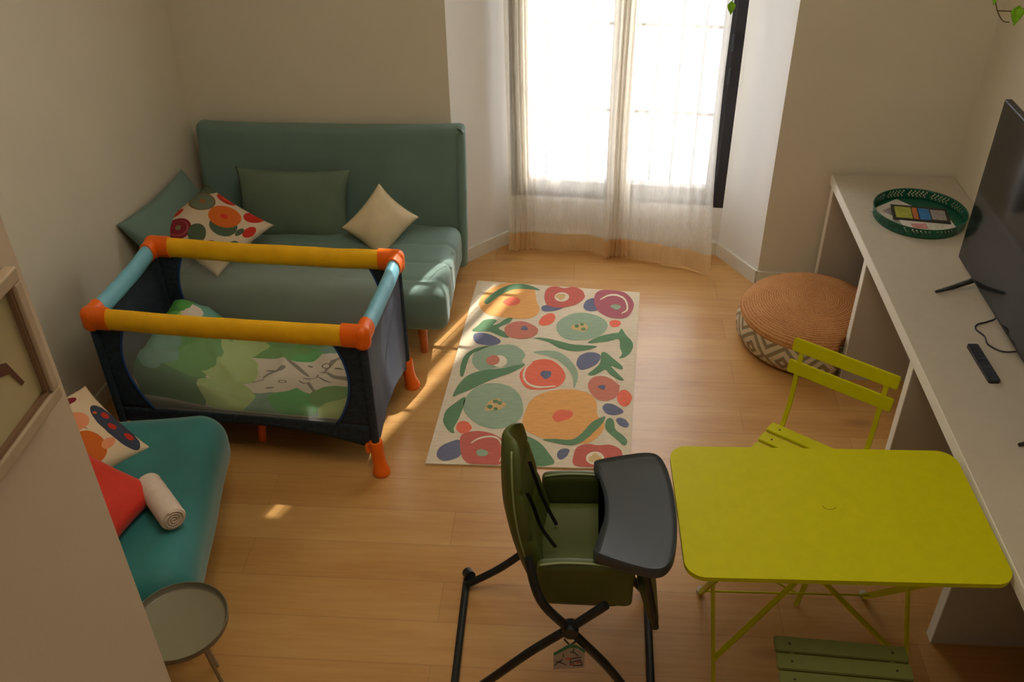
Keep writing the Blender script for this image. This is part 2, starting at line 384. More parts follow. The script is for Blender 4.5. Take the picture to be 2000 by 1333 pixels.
RUG=[
('orange',1,[-527,4440,-529,4470,-524,4501,-515,4531,-502,4561,-485,4592,-464,4618,-440,4640,-412,4658,-384,4669,-355,4670,-326,4665,-298,4657,-272,4650,-248,4641,-229,4621,-218,4580,-212,4528,-206,4485,-199,4457,-192,4438,-188,4419,-187,4398,-187,4379,-192,4361,-201,4343,-214,4328,-230,4316,-248,4309,-269,4306,-294,4306,-323,4307,-357,4310,-390,4315,-423,4324,-455,4335,-482,4351,-503,4377,-518,4408]),
('coral',2,[-394,4464,-390,4478,-382,4494,-372,4507,-360,4516,-345,4522,-332,4524,-320,4519,-309,4509,-301,4498,-298,4485,-298,4471,-303,4458,-313,4446,-328,4437,-342,4431,-354,4430,-366,4434,-375,4440,-384,4446,-391,4454]),
('green',2,[-500,4459,-498,4475,-491,4495,-480,4517,-467,4542,-449,4570,-429,4596,-404,4621,-377,4644,-349,4659,-321,4664,-292,4662,-264,4654,-233,4637,-204,4615,-190,4599,-203,4598,-232,4603,-262,4607,-289,4608,-318,4607,-345,4600,-368,4585,-389,4564,-408,4543,-425,4522,-440,4500,-452,4481,-462,4464,-470,4450,-478,4442,-487,4442,-496,4448]),
('rose',2,[-164,4562,-162,4584,-157,4604,-150,4621,-137,4634,-121,4642,-104,4645,-88,4641,-71,4631,-54,4626,-37,4631,-20,4640,-4,4644,14,4638,32,4626,47,4610,56,4589,62,4565,64,4542,59,4523,50,4505,39,4488,28,4474,16,4461,-1,4450,-23,4439,-48,4429,-73,4424,-97,4425,-120,4431,-139,4440,-150,4455,-157,4474,-161,4494,-164,4516,-165,4540]),
('cream',3,[-25,4535,-26,4524,-29,4514,-33,4505,-40,4497,-47,4491,-56,4487,-65,4485,-74,4486,-83,4489,-91,4494,-98,4502,-103,4510,-106,4521,-107,4531,-107,4542,-104,4552,-99,4562,-93,4570,-85,4576,-77,4580,-67,4582,-58,4581,-49,4578,-41,4572,-35,4565,-30,4556,-26,4546]),
('ochre',4,[-49,4537,-49,4531,-49,4524,-52,4519,-56,4514,-60,4509,-65,4503,-71,4500,-78,4502,-82,4509,-85,4516,-88,4521,-93,4523,-99,4527,-102,4534,-101,4542,-98,4549,-94,4554,-90,4560,-84,4562,-78,4562,-73,4560,-68,4562,-61,4565,-53,4565,-47,4560,-46,4552,-48,4543]),
('blue',1,[-177,4419,-175,4430,-168,4440,-155,4447,-130,4448,-99,4446,-74,4443,-60,4440,-53,4436,-53,4429,-62,4418,-78,4405,-97,4394,-118,4387,-142,4383,-161,4384,-171,4392,-176,4406]),
('mauve',2,[121,4568,129,4589,140,4604,155,4615,174,4620,198,4620,221,4618,244,4615,267,4609,287,4598,303,4579,316,4555,326,4532,332,4510,336,4489,336,4465,331,4435,323,4404,312,4377,301,4358,288,4344,271,4335,249,4332,224,4334,200,4340,180,4353,161,4370,145,4391,132,4414,123,4441,117,4470,115,4503,116,4538]),
('cream',13,[151,4512,159,4520,171,4531,184,4543,196,4552,208,4556,220,4559,232,4559,243,4557,254,4552,264,4544,274,4534,281,4523,287,4509,290,4493,293,4476,294,4462,295,4449,294,4437,293,4427,290,4417,284,4407,276,4398,269,4391,264,4386,149,4520,157,4530,168,4544,181,4559,194,4569,207,4575,220,4577,233,4577,246,4575,258,4569,269,4560,280,4549,288,4536,295,4520,299,4502,302,4483,304,4465,304,4449,304,4434,301,4419,297,4407,290,4397,281,4389,272,4383,266,4378]),
('sage',3,[204,4452,210,4461,222,4469,235,4472,247,4468,259,4460,265,4450,260,4437,249,4423,237,4417,225,4424,211,4439]),
('blue',1,[56,4452,59,4469,64,4489,72,4505,84,4518,100,4528,113,4532,123,4528,131,4517,137,4500,142,4475,144,4444,141,4419,129,4406,112,4398,97,4396,84,4399,73,4406,64,4416,59,4426,56,4438]),
('coral',1,[-184,4262,-184,4278,-180,4299,-174,4318,-166,4334,-155,4348,-144,4358,-131,4365,-118,4368,-108,4364,-101,4352,-97,4334,-96,4315,-100,4297,-107,4279,-116,4265,-128,4255,-142,4248,-155,4245,-167,4246,-177,4252]),
('coral',1,[200,4301,208,4309,220,4317,231,4319,242,4315,253,4307,259,4297,260,4285,256,4272,250,4261,240,4254,229,4250,218,4249,211,4253,205,4261,201,4270,198,4280,197,4291]),
('sage',1,[188,4265,184,4234,173,4206,157,4179,136,4156,110,4139,81,4127,52,4119,22,4116,-8,4118,-36,4129,-58,4148,-73,4172,-83,4198,-88,4226,-88,4255,-80,4285,-65,4312,-44,4337,-19,4358,10,4374,42,4381,74,4379,102,4370,128,4357,152,4341,171,4320,184,4294]),
('ochre',2,[84,4240,81,4232,78,4226,77,4217,74,4207,66,4199,53,4198,41,4203,32,4209,24,4211,14,4211,3,4213,-5,4219,-8,4227,-10,4235,-11,4244,-7,4253,3,4259,15,4261,24,4262,31,4267,40,4275,52,4280,64,4278,72,4270,76,4261,80,4254,83,4247]),
('green',3,[35,4248,34,4245,33,4242,32,4239,30,4236,28,4234,25,4233,22,4233,19,4233,17,4234,14,4236,12,4238,11,4241,10,4244,9,4247,10,4251,11,4254,12,4257,14,4259,16,4261,19,4263,22,4263,25,4263,27,4262,30,4260,32,4258,33,4255,34,4252]),
('green',3,[70,4223,70,4219,69,4217,67,4214,65,4212,63,4210,60,4209,58,4208,55,4208,52,4209,50,4211,48,4213,46,4215,45,4218,45,4221,45,4224,46,4227,48,4230,50,4232,52,4234,55,4235,58,4236,60,4235,63,4235,65,4233,67,4231,69,4228,70,4226]),
('green',3,[60,4266,60,4263,59,4261,58,4258,56,4256,54,4255,52,4254,50,4253,47,4253,45,4254,43,4256,41,4258,40,4260,39,4262,38,4265,39,4268,39,4271,41,4273,42,4275,45,4277,47,4278,49,4278,52,4278,54,4277,56,4276,58,4274,59,4272,60,4269]),
('green',1,[-539,4183,-535,4196,-523,4214,-511,4232,-503,4250,-494,4269,-484,4283,-469,4291,-452,4294,-437,4295,-426,4293,-417,4287,-413,4279,-418,4264,-428,4246,-432,4236,-424,4238,-411,4247,-398,4259,-387,4273,-376,4290,-365,4302,-352,4310,-338,4314,-330,4311,-330,4299,-336,4280,-346,4261,-364,4245,-386,4228,-398,4214,-396,4203,-385,4193,-372,4184,-360,4173,-347,4162,-339,4151,-336,4139,-338,4128,-344,4122,-357,4124,-375,4133,-393,4142,-409,4153,-425,4165,-442,4174,-463,4175,-486,4172,-505,4171,-521,4172,-534,4175]),
('dusty',2,[-184,4194,-187,4175,-194,4158,-204,4143,-218,4131,-236,4123,-255,4119,-274,4117,-294,4117,-314,4121,-334,4129,-348,4144,-358,4161,-363,4178,-366,4196,-366,4214,-361,4232,-351,4247,-337,4260,-321,4271,-302,4279,-281,4281,-260,4277,-241,4267,-225,4256,-210,4244,-196,4230,-187,4213]),
('blue',3,[-240,4215,-241,4210,-241,4205,-242,4200,-245,4196,-249,4194,-255,4195,-259,4198,-262,4198,-266,4196,-271,4195,-276,4198,-278,4203,-278,4208,-278,4213,-278,4217,-276,4222,-273,4225,-270,4227,-268,4230,-265,4235,-261,4239,-256,4239,-252,4234,-250,4229,-248,4225,-245,4222,-242,4219]),
('blue',1,[-527,4122,-527,4137,-524,4150,-516,4159,-502,4163,-484,4163,-465,4159,-445,4151,-425,4140,-407,4128,-393,4115,-382,4102,-377,4089,-380,4077,-389,4064,-401,4055,-417,4050,-436,4049,-455,4050,-473,4054,-492,4060,-507,4070,-517,4085,-524,4105]),
('green',1,[-205,4128,-197,4132,-175,4133,-151,4131,-129,4126,-106,4119,-80,4110,-52,4099,-21,4087,13,4078,57,4075,104,4074,131,4070,123,4058,95,4041,67,4028,44,4022,21,4019,-2,4020,-25,4025,-49,4034,-71,4045,-89,4060,-106,4078,-126,4095,-155,4108,-188,4120]),
('green',1,[81,4094,87,4109,110,4133,135,4154,159,4168,184,4179,206,4188,222,4193,234,4195,245,4199,252,4214,256,4231,261,4237,268,4226,275,4204,283,4181,294,4160,307,4138,315,4116,318,4094,317,4072,313,4051,306,4029,296,4008,285,3992,270,3978,253,3969,243,3967,245,3976,253,3992,259,4009,257,4025,253,4041,249,4060,249,4088,250,4119,245,4139,232,4139,213,4128,189,4116,151,4106,107,4096]),
('sage',1,[-513,3921,-513,3943,-510,3965,-502,3985,-490,4005,-473,4023,-454,4037,-430,4046,-404,4052,-378,4056,-354,4060,-330,4063,-309,4060,-290,4049,-274,4033,-260,4016,-251,4002,-244,3988,-241,3972,-244,3955,-251,3937,-255,3921,-249,3909,-239,3899,-238,3891,-251,3883,-273,3877,-297,3872,-320,3869,-345,3868,-371,3863,-398,3850,-426,3834,-449,3825,-468,3830,-482,3844,-494,3860,-503,3878,-510,3900]),
('cream',2,[-331,3915,-331,3904,-333,3893,-338,3884,-343,3876,-350,3869,-358,3865,-367,3864,-376,3864,-384,3868,-392,3873,-399,3881,-405,3890,-409,3900,-411,3911,-411,3922,-409,3933,-405,3943,-399,3951,-392,3957,-384,3962,-375,3963,-366,3963,-357,3959,-349,3954,-342,3946,-337,3937,-333,3926]),
('dusty',3,[-441,3912,-440,3926,-434,3940,-427,3951,-417,3958,-405,3963,-394,3962,-384,3955,-375,3942,-370,3928,-370,3914,-373,3899,-380,3888,-391,3881,-405,3877,-417,3878,-427,3886,-436,3899]),
('green',1,[-563,3807,-565,3832,-566,3863,-565,3894,-562,3921,-556,3947,-547,3970,-534,3991,-517,4009,-499,4024,-474,4036,-446,4045,-431,4047,-437,4041,-456,4028,-474,4012,-491,3997,-509,3980,-523,3959,-530,3932,-533,3901,-536,3870,-538,3838,-540,3807,-542,3784,-546,3775,-550,3774,-554,3778,-558,3783,-561,3792]),
('green',2,[-577,3613,-576,3634,-570,3667,-562,3700,-551,3730,-537,3760,-520,3785,-499,3805,-476,3819,-450,3831,-421,3840,-389,3846,-355,3854,-311,3870,-264,3889,-237,3895,-242,3879,-267,3852,-294,3827,-316,3810,-340,3796,-364,3781,-387,3765,-410,3748,-433,3730,-456,3710,-479,3688,-500,3668,-520,3653,-539,3640,-554,3629,-565,3618,-573,3610]),
('coral',1,[-259,3786,-261,3808,-258,3828,-250,3847,-240,3869,-225,3892,-209,3911,-193,3925,-176,3935,-158,3941,-140,3943,-122,3941,-105,3935,-89,3923,-73,3906,-59,3887,-46,3865,-36,3840,-30,3816,-29,3792,-33,3770,-41,3750,-51,3733,-66,3718,-83,3707,-105,3698,-130,3691,-154,3688,-178,3687,-200,3689,-220,3700,-237,3724,-251,3756]),
('cream',12,[-204,3914,-210,3906,-220,3894,-230,3880,-237,3864,-241,3846,-244,3826,-245,3805,-243,3786,-240,3769,-234,3754,-226,3740,-217,3728,-206,3718,-194,3710,-179,3703,-163,3700,-141,3702,-116,3707,-92,3714,-76,3718,-200,3908,-205,3899,-214,3886,-222,3872,-228,3856,-231,3840,-234,3822,-234,3805,-233,3789,-230,3775,-226,3763,-220,3752,-212,3742,-203,3733,-191,3726,-178,3720,-162,3717,-142,3717,-116,3720,-93,3724,-77,3726]),
('blue',3,[-102,3813,-102,3806,-104,3799,-107,3793,-111,3788,-115,3783,-120,3778,-126,3774,-133,3775,-138,3780,-142,3788,-145,3793,-149,3798,-154,3803,-156,3811,-156,3819,-154,3826,-151,3833,-147,3839,-141,3843,-134,3843,-129,3841,-123,3841,-117,3842,-110,3842,-104,3837,-101,3829,-101,3821]),
('sage',1,[-202,4000,-191,4007,-165,4014,-139,4018,-115,4019,-92,4017,-70,4009,-50,3994,-32,3974,-16,3952,0,3927,13,3899,23,3873,30,3849,33,3826,33,3801,29,3764,21,3726,14,3708,11,3725,10,3763,6,3799,-1,3825,-10,3848,-21,3871,-37,3896,-56,3921,-75,3943,-95,3957,-116,3968,-137,3977,-163,3986,-190,3993]),
('blue',1,[25,3922,27,3941,32,3962,40,3980,54,3995,71,4007,89,4014,109,4014,130,4008,144,3997,148,3981,146,3961,140,3941,131,3922,119,3904,104,3889,87,3876,68,3865,53,3860,42,3864,35,3874,30,3886,26,3896,24,3908]),
('green',1,[150,4004,155,4016,163,4020,172,4018,183,4007,196,3989,209,3969,226,3947,244,3923,256,3903,260,3888,259,3877,252,3872,235,3880,214,3895,201,3900,204,3888,216,3868,229,3847,242,3825,255,3803,262,3788,258,3783,248,3784,235,3789,221,3801,206,3817,192,3833,184,3847,178,3861,171,3868,162,3864,152,3853,141,3842,129,3832,116,3822,104,3816,94,3816,85,3819,82,3827,91,3841,105,3859,119,3878,129,3894,139,3910,145,3928,148,3954,148,3982]),
('dusty',1,[83,3721,83,3745,88,3767,97,3786,109,3801,125,3811,141,3818,158,3821,175,3821,192,3815,208,3801,224,3783,235,3763,239,3744,239,3725,237,3705,233,3685,227,3665,218,3647,203,3633,186,3622,168,3617,151,3617,134,3623,118,3637,104,3660,90,3692]),
('cream',12,[126,3812,133,3813,142,3814,152,3815,162,3813,173,3810,184,3804,194,3798,204,3790,213,3779,222,3767,229,3755,234,3747,126,3818,133,3820,142,3823,153,3825,164,3825,175,3822,186,3816,198,3809,208,3800,217,3789,225,3774,232,3761,237,3752]),
('blue',3,[168,3725,166,3722,166,3719,167,3714,165,3709,162,3707,157,3706,153,3706,149,3707,146,3708,143,3711,142,3714,140,3717,137,3720,134,3723,132,3728,135,3732,140,3734,144,3736,147,3737,150,3740,153,3741,157,3741,161,3740,165,3739,169,3738,171,3734,171,3729]),
('coral',1,[225,3648,227,3663,231,3680,237,3694,246,3704,258,3710,269,3709,281,3697,292,3678,298,3657,296,3635,288,3612,280,3594,271,3584,261,3579,251,3580,242,3588,234,3601,228,3614,225,3625,224,3636]),
('sage',1,[-226,3541,-226,3503,-235,3466,-252,3435,-275,3412,-303,3396,-333,3386,-364,3385,-396,3393,-426,3409,-453,3431,-478,3457,-500,3488,-515,3526,-519,3566,-514,3604,-502,3639,-486,3671,-465,3698,-438,3719,-407,3730,-374,3731,-340,3725,-307,3710,-277,3686,-255,3653,-240,3616,-231,3578]),
('ochre',2,[-316,3578,-309,3569,-311,3557,-319,3547,-328,3538,-336,3530,-345,3523,-356,3521,-366,3522,-375,3521,-386,3516,-400,3512,-412,3516,-414,3528,-410,3541,-405,3551,-404,3559,-404,3569,-400,3579,-393,3587,-384,3595,-374,3603,-362,3610,-350,3611,-342,3603,-338,3592,-335,3585,-327,3582]),
('green',3,[-374,3545,-374,3541,-375,3538,-376,3535,-378,3533,-381,3531,-383,3529,-387,3529,-390,3529,-393,3530,-396,3532,-398,3534,-400,3537,-401,3540,-402,3543,-402,3547,-401,3550,-400,3553,-398,3556,-395,3558,-392,3559,-389,3560,-386,3559,-383,3558,-380,3557,-378,3554,-376,3551,-374,3548]),
('green',3,[-349,3587,-349,3584,-350,3581,-351,3579,-353,3577,-356,3575,-359,3574,-362,3573,-365,3573,-368,3574,-371,3576,-373,3578,-375,3580,-377,3583,-377,3586,-377,3589,-376,3592,-375,3594,-373,3597,-370,3598,-367,3599,-364,3600,-361,3600,-358,3599,-355,3597,-353,3595,-351,3593,-349,3590]),
('green',3,[-332,3575,-332,3572,-332,3569,-333,3566,-335,3564,-337,3562,-339,3561,-341,3561,-344,3561,-346,3562,-348,3563,-350,3565,-351,3568,-352,3571,-353,3574,-353,3577,-352,3579,-351,3582,-350,3584,-348,3586,-346,3587,-343,3588,-341,3587,-338,3586,-336,3585,-335,3583,-333,3580,-332,3578]),
('green',3,[-348,3530,-348,3527,-349,3525,-350,3523,-351,3521,-353,3519,-355,3519,-358,3518,-360,3518,-362,3519,-364,3520,-366,3522,-367,3524,-368,3526,-369,3529,-369,3531,-368,3533,-367,3536,-366,3537,-364,3539,-362,3540,-359,3540,-357,3540,-355,3539,-353,3538,-351,3536,-349,3534,-348,3532]),
('orange',1,[-226,3439,-224,3469,-218,3504,-211,3537,-207,3562,-202,3583,-193,3604,-179,3625,-161,3646,-139,3663,-113,3678,-83,3689,-54,3697,-24,3700,5,3699,32,3695,57,3688,79,3678,97,3664,111,3645,120,3623,127,3598,128,3569,127,3537,128,3510,138,3491,152,3475,160,3459,162,3439,159,3418,152,3395,139,3369,123,3343,104,3321,85,3308,64,3301,37,3298,-1,3300,-44,3308,-84,3317,-116,3328,-144,3340,-167,3353,-185,3364,-199,3375,-210,3387,-218,3401,-224,3418]),
('coral',2,[12,3516,12,3506,10,3496,5,3486,-3,3477,-13,3470,-23,3465,-32,3459,-43,3453,-54,3449,-65,3450,-73,3456,-78,3463,-82,3471,-85,3479,-86,3487,-83,3497,-79,3506,-74,3516,-67,3526,-57,3534,-45,3539,-34,3539,-24,3537,-15,3536,-5,3535,4,3531,10,3525]),
('green',2,[-125,3320,-115,3324,-90,3326,-64,3328,-39,3326,-13,3324,10,3327,27,3338,42,3355,57,3375,72,3401,87,3430,104,3456,126,3477,150,3495,165,3501,167,3491,161,3470,152,3448,141,3427,126,3405,111,3383,96,3360,80,3338,64,3319,47,3305,30,3295,11,3288,-11,3288,-34,3292,-57,3298,-84,3305,-111,3313]),
('blue',1,[153,3566,156,3578,162,3590,171,3598,182,3600,196,3597,210,3591,225,3579,241,3563,251,3549,253,3539,250,3531,243,3525,231,3519,216,3514,201,3512,188,3514,176,3520,167,3528,160,3540,155,3553]),
('blue',1,[216,3477,220,3486,227,3493,235,3496,244,3494,254,3488,263,3480,269,3468,275,3455,276,3443,274,3435,268,3428,261,3425,251,3427,240,3433,231,3441,224,3452,218,3466]),
('green',1,[164,3427,165,3446,168,3465,173,3480,179,3488,187,3491,194,3490,199,3484,204,3474,207,3461,209,3445,209,3426,213,3409,222,3395,235,3382,246,3369,254,3356,262,3342,265,3330,263,3316,258,3304,251,3299,241,3306,230,3321,218,3337,205,3353,190,3370,179,3386,171,3400,166,3413]),
('green',1,[-602,3441,-602,3461,-601,3484,-596,3506,-587,3526,-574,3545,-560,3563,-545,3586,-528,3608,-516,3616,-512,3602,-513,3574,-515,3543,-519,3511,-524,3476,-529,3445,-535,3420,-541,3398,-545,3380,-542,3364,-538,3352,-537,3344,-543,3344,-554,3350,-564,3358,-573,3370,-582,3384,-590,3399,-596,3412,-600,3425]),
('coral',1,[-534,3386,-533,3399,-530,3414,-523,3426,-514,3432,-501,3434,-489,3431,-477,3420,-466,3404,-459,3390,-460,3378,-464,3367,-471,3358,-480,3351,-490,3345,-500,3343,-509,3346,-518,3353,-524,3361,-529,3368,-533,3376]),
('rose',2,[-504,3280,-506,3303,-505,3321,-500,3336,-486,3348,-468,3357,-448,3362,-427,3365,-406,3363,-386,3359,-365,3352,-346,3341,-329,3329,-315,3319,-304,3307,-295,3291,-287,3267,-282,3238,-279,3212,-281,3190,-285,3169,-295,3153,-310,3142,-329,3135,-352,3131,-380,3129,-411,3131,-438,3136,-457,3147,-471,3162,-483,3182,-492,3212,-499,3248]),
('cream',13,[-451,3275,-446,3280,-438,3288,-429,3297,-420,3304,-410,3309,-398,3315,-386,3319,-375,3321,-365,3322,-354,3321,-345,3318,-336,3314,-329,3306,-323,3297,-318,3285,-314,3273,-311,3259,-309,3243,-307,3227,-307,3211,-307,3196,-310,3181,-312,3167,-314,3158,-454,3280,-449,3287,-442,3296,-433,3307,-424,3315,-413,3321,-401,3327,-389,3331,-377,3333,-365,3334,-353,3333,-342,3330,-333,3324,-325,3316,-318,3304,-312,3291,-307,3277,-303,3261,-300,3244,-299,3227,-299,3210,-300,3195,-304,3179,-307,3166,-310,3156]),
('sage',3,[-423,3219,-420,3228,-411,3236,-402,3240,-390,3237,-377,3230,-368,3222,-366,3214,-369,3205,-375,3197,-383,3193,-394,3190,-404,3191,-413,3198,-420,3209]),
('blue',1,[-600,3190,-601,3208,-598,3227,-591,3245,-579,3260,-564,3273,-548,3283,-532,3293,-515,3300,-502,3295,-493,3269,-487,3232,-488,3201,-499,3182,-517,3169,-533,3160,-547,3155,-561,3153,-573,3156,-584,3164,-594,3176]),
('green',1,[-289,3352,-271,3360,-238,3355,-207,3346,-182,3334,-158,3318,-137,3299,-120,3278,-106,3255,-94,3232,-78,3204,-64,3176,-69,3156,-107,3143,-164,3137,-209,3144,-229,3168,-239,3205,-248,3243,-266,3283,-285,3324]),
('blue',1,[-55,3229,-52,3240,-46,3251,-39,3259,-26,3264,-11,3265,-1,3261,1,3249,-3,3232,-8,3217,-16,3205,-25,3195,-34,3189,-40,3189,-46,3193,-50,3200,-54,3208,-55,3218]),
('rose',2,[23,3156,15,3176,17,3203,21,3228,24,3247,29,3264,37,3278,51,3289,67,3296,84,3300,99,3299,115,3295,131,3293,148,3295,167,3300,184,3300,201,3295,218,3285,230,3273,237,3261,239,3247,241,3230,246,3204,250,3176,240,3155,207,3147,160,3147,117,3148,80,3147,46,3148]),
('cream',3,[158,3208,157,3198,154,3189,149,3180,142,3173,134,3168,126,3164,117,3163,108,3163,99,3166,92,3171,85,3177,80,3185,77,3194,76,3204,77,3213,80,3223,85,3231,92,3239,99,3244,108,3248,117,3249,126,3249,135,3246,143,3241,149,3235,154,3227,157,3217]),
('ochre',4,[146,3205,146,3199,146,3193,144,3185,138,3180,130,3180,122,3182,117,3183,111,3181,104,3178,96,3179,91,3183,89,3190,87,3196,87,3202,88,3208,93,3213,98,3217,102,3221,105,3227,109,3234,117,3237,125,3234,130,3228,133,3223,137,3219,142,3216,145,3211])]
# ------------------------------------------------------------------ the room
CEIL = 3.6
def wallseg(bm, p, q, z0, z1, th):
    """wall of thickness th whose inner face runs p->q (room on the right-hand side of p->q)"""
    p = Vector(p); q = Vector(q); d = (q - p).normalized(); n = Vector((-d.y, d.x)) * th
    prism(bm, [tuple(p), tuple(q), tuple(q + n), tuple(p + n)], z0, z1)
PL0 = (-2.902, -2.5); PL1 = (-2.14, 4.87); PB0 = (-0.69, 4.87); PW0 = (-0.392, 5.18); PW1 = (0.856, 5.065); PB1 = (1.043, 4.745); PR0 = (1.95, 4.665); PR1 = (1.95, -2.5)
bm = bmesh.new(); prism(bm, [(-3.1, -2.6), (2.2, -2.6), (2.2, 5.5), (-3.1, 5.5)], -0.1, 0.0); struct('floor', bm, M['floor'])
bm = bmesh.new(); prism(bm, [(-3.1, -2.6), (2.2, -2.6), (2.2, 5.5), (-3.1, 5.5)], CEIL, CEIL + 0.1); struct('ceiling', bm, M['ceil'])
def wl(name, p, q, z0, z1, th, m='wall'):
    bm = bmesh.new(); wallseg(bm, p, q, z0, z1, th); struct(name, bm, M[m])
wl('wall_left', PL0, PL1, 0, CEIL, 0.12)
wl('wall_back_left', PL1, PB0, 0, CEIL, 0.30)
wl('wall_bay_left', PB0, PW0, 0, CEIL, 0.10, 'bay')
wl('wall_bay_right', PW1, PB1, 0, CEIL, 0.10, 'bay')
wl('wall_back_right', PB1, PR0, 0, CEIL, 0.30)
wl('wall_right', PR0, PR1, 0, CEIL, 0.12)
wl('wall_rear', PR1, PL0, 0, CEIL, 0.12)
wl('wall_bay_sill', PW0, PW1, 0, 0.31, 0.22, 'bay')
wl('wall_bay_head', PW0, PW1, 2.55, CEIL, 0.22, 'bay')
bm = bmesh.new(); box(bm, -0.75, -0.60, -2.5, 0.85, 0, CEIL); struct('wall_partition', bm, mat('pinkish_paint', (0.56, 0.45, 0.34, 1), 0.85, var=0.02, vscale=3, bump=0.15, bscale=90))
def baseb(name, p, q, h=0.085):
    bm = bmesh.new(); p = Vector(p); q = Vector(q); d = (q - p).normalized(); n = Vector((d.y, -d.x)) * 0.014
    prism(bm, [tuple(p), tuple(p + n), tuple(q + n), tuple(q)], 0, h); struct(name, bm, M['base'])
baseb('baseboard_left', PL0, PL1); baseb('baseboard_back_left', PL1, PB0); baseb('baseboard_bay_left', PB0, PW0)
baseb('baseboard_bay_center', PW0, PW1); baseb('baseboard_bay_right', PW1, PB1); baseb('baseboard_back_right', PB1, PR0); baseb('baseboard_right', PR0, PR1)

# window in the bay
WD = (Vector(PW1) - Vector(PW0)); WL = WD.length; WD.normalize(); WN = Vector((-WD.y, WD.x))
def wp(s, d): return tuple(Vector(PW0) + WD * s + WN * d)
def wbox(bm, s0, s1, d0, d1, z0, z1): prism(bm, [wp(s0, d0), wp(s1, d0), wp(s1, d1), wp(s0, d1)], z0, z1)
bm = bmesh.new()
wbox(bm, -0.03, 0.05, 0.003, 0.09, 0.31, 2.55); wbox(bm, WL - 0.055, WL + 0.035, 0.003, 0.09, 0.31, 2.55)
wbox(bm, 0.05, WL - 0.055, 0.02, 0.09, 0.31, 0.36); wbox(bm, 0.05, WL - 0.055, 0.02, 0.09, 2.50, 2.55)
win = struct('window_1', bm, M['anth'])
for s0, s1 in ((0.052, WL / 2 - 0.001), (WL / 2 + 0.001, WL - 0.057)):
    bm = bmesh.new(); w = 0.055
    wbox(bm, s0, s0 + w, 0.0, 0.06, 0.362, 2.498); wbox(bm, s1 - w, s1, 0.0, 0.06, 0.362, 2.498)
    wbox(bm, s0 + w, s1 - w, 0.0, 0.06, 0.362, 0.43); wbox(bm, s0 + w, s1 - w, 0.0, 0.06, 2.44, 2.498)
    sh = fin('sash', bm, M['anth'], win)
    bm = bmesh.new(); wbox(bm, s0 + w, s1 - w, 0.025, 0.031, 0.43, 2.44); fin('pane', bm, M['glass'], sh)
for z in (0.52, 1.06, 1.24):
    bm = bmesh.new(); wbox(bm, WL - 0.062, WL - 0.05, -0.012, 0.0, z, z + 0.09); fin('hinge', bm, M['hctray'], win)
bm = bmesh.new(); wbox(bm, 0.0, WL, 0.09, 0.24, 0.30, 0.325); fin('outer_sill', bm, M['bay'], win)
# iron grille outside
M['pale_iron'] = mat('grey_iron', (0.05, 0.045, 0.04, 1), 0.5)
gr = thing('window_grille', 'thin metal grille of thin bars outside the bay window, behind the sheer curtains', 'window grille', (0.25, 5.35, 0))
for z in GRZ:
    bm = bmesh.new(); tube(bm, [Vector((*wp(-0.02, 0.2), z)) - Vector((0.25, 5.35, 0)), Vector((*wp(WL + 0.02, 0.2), z)) - Vector((0.25, 5.35, 0))], 0.010, 6); fin('crossbar', bm, M['pale_iron'], gr)
for k in range(10):
    s = 0.06 + k * 0.125
    bm = bmesh.new(); a = Vector((*wp(s, 0.2), 0.33)) - Vector((0.25, 5.35, 0)); tube(bm, [a, a + Vector((0, 0, 2.2))], 0.006, 6); fin('bar', bm, M['pale_iron'], gr)

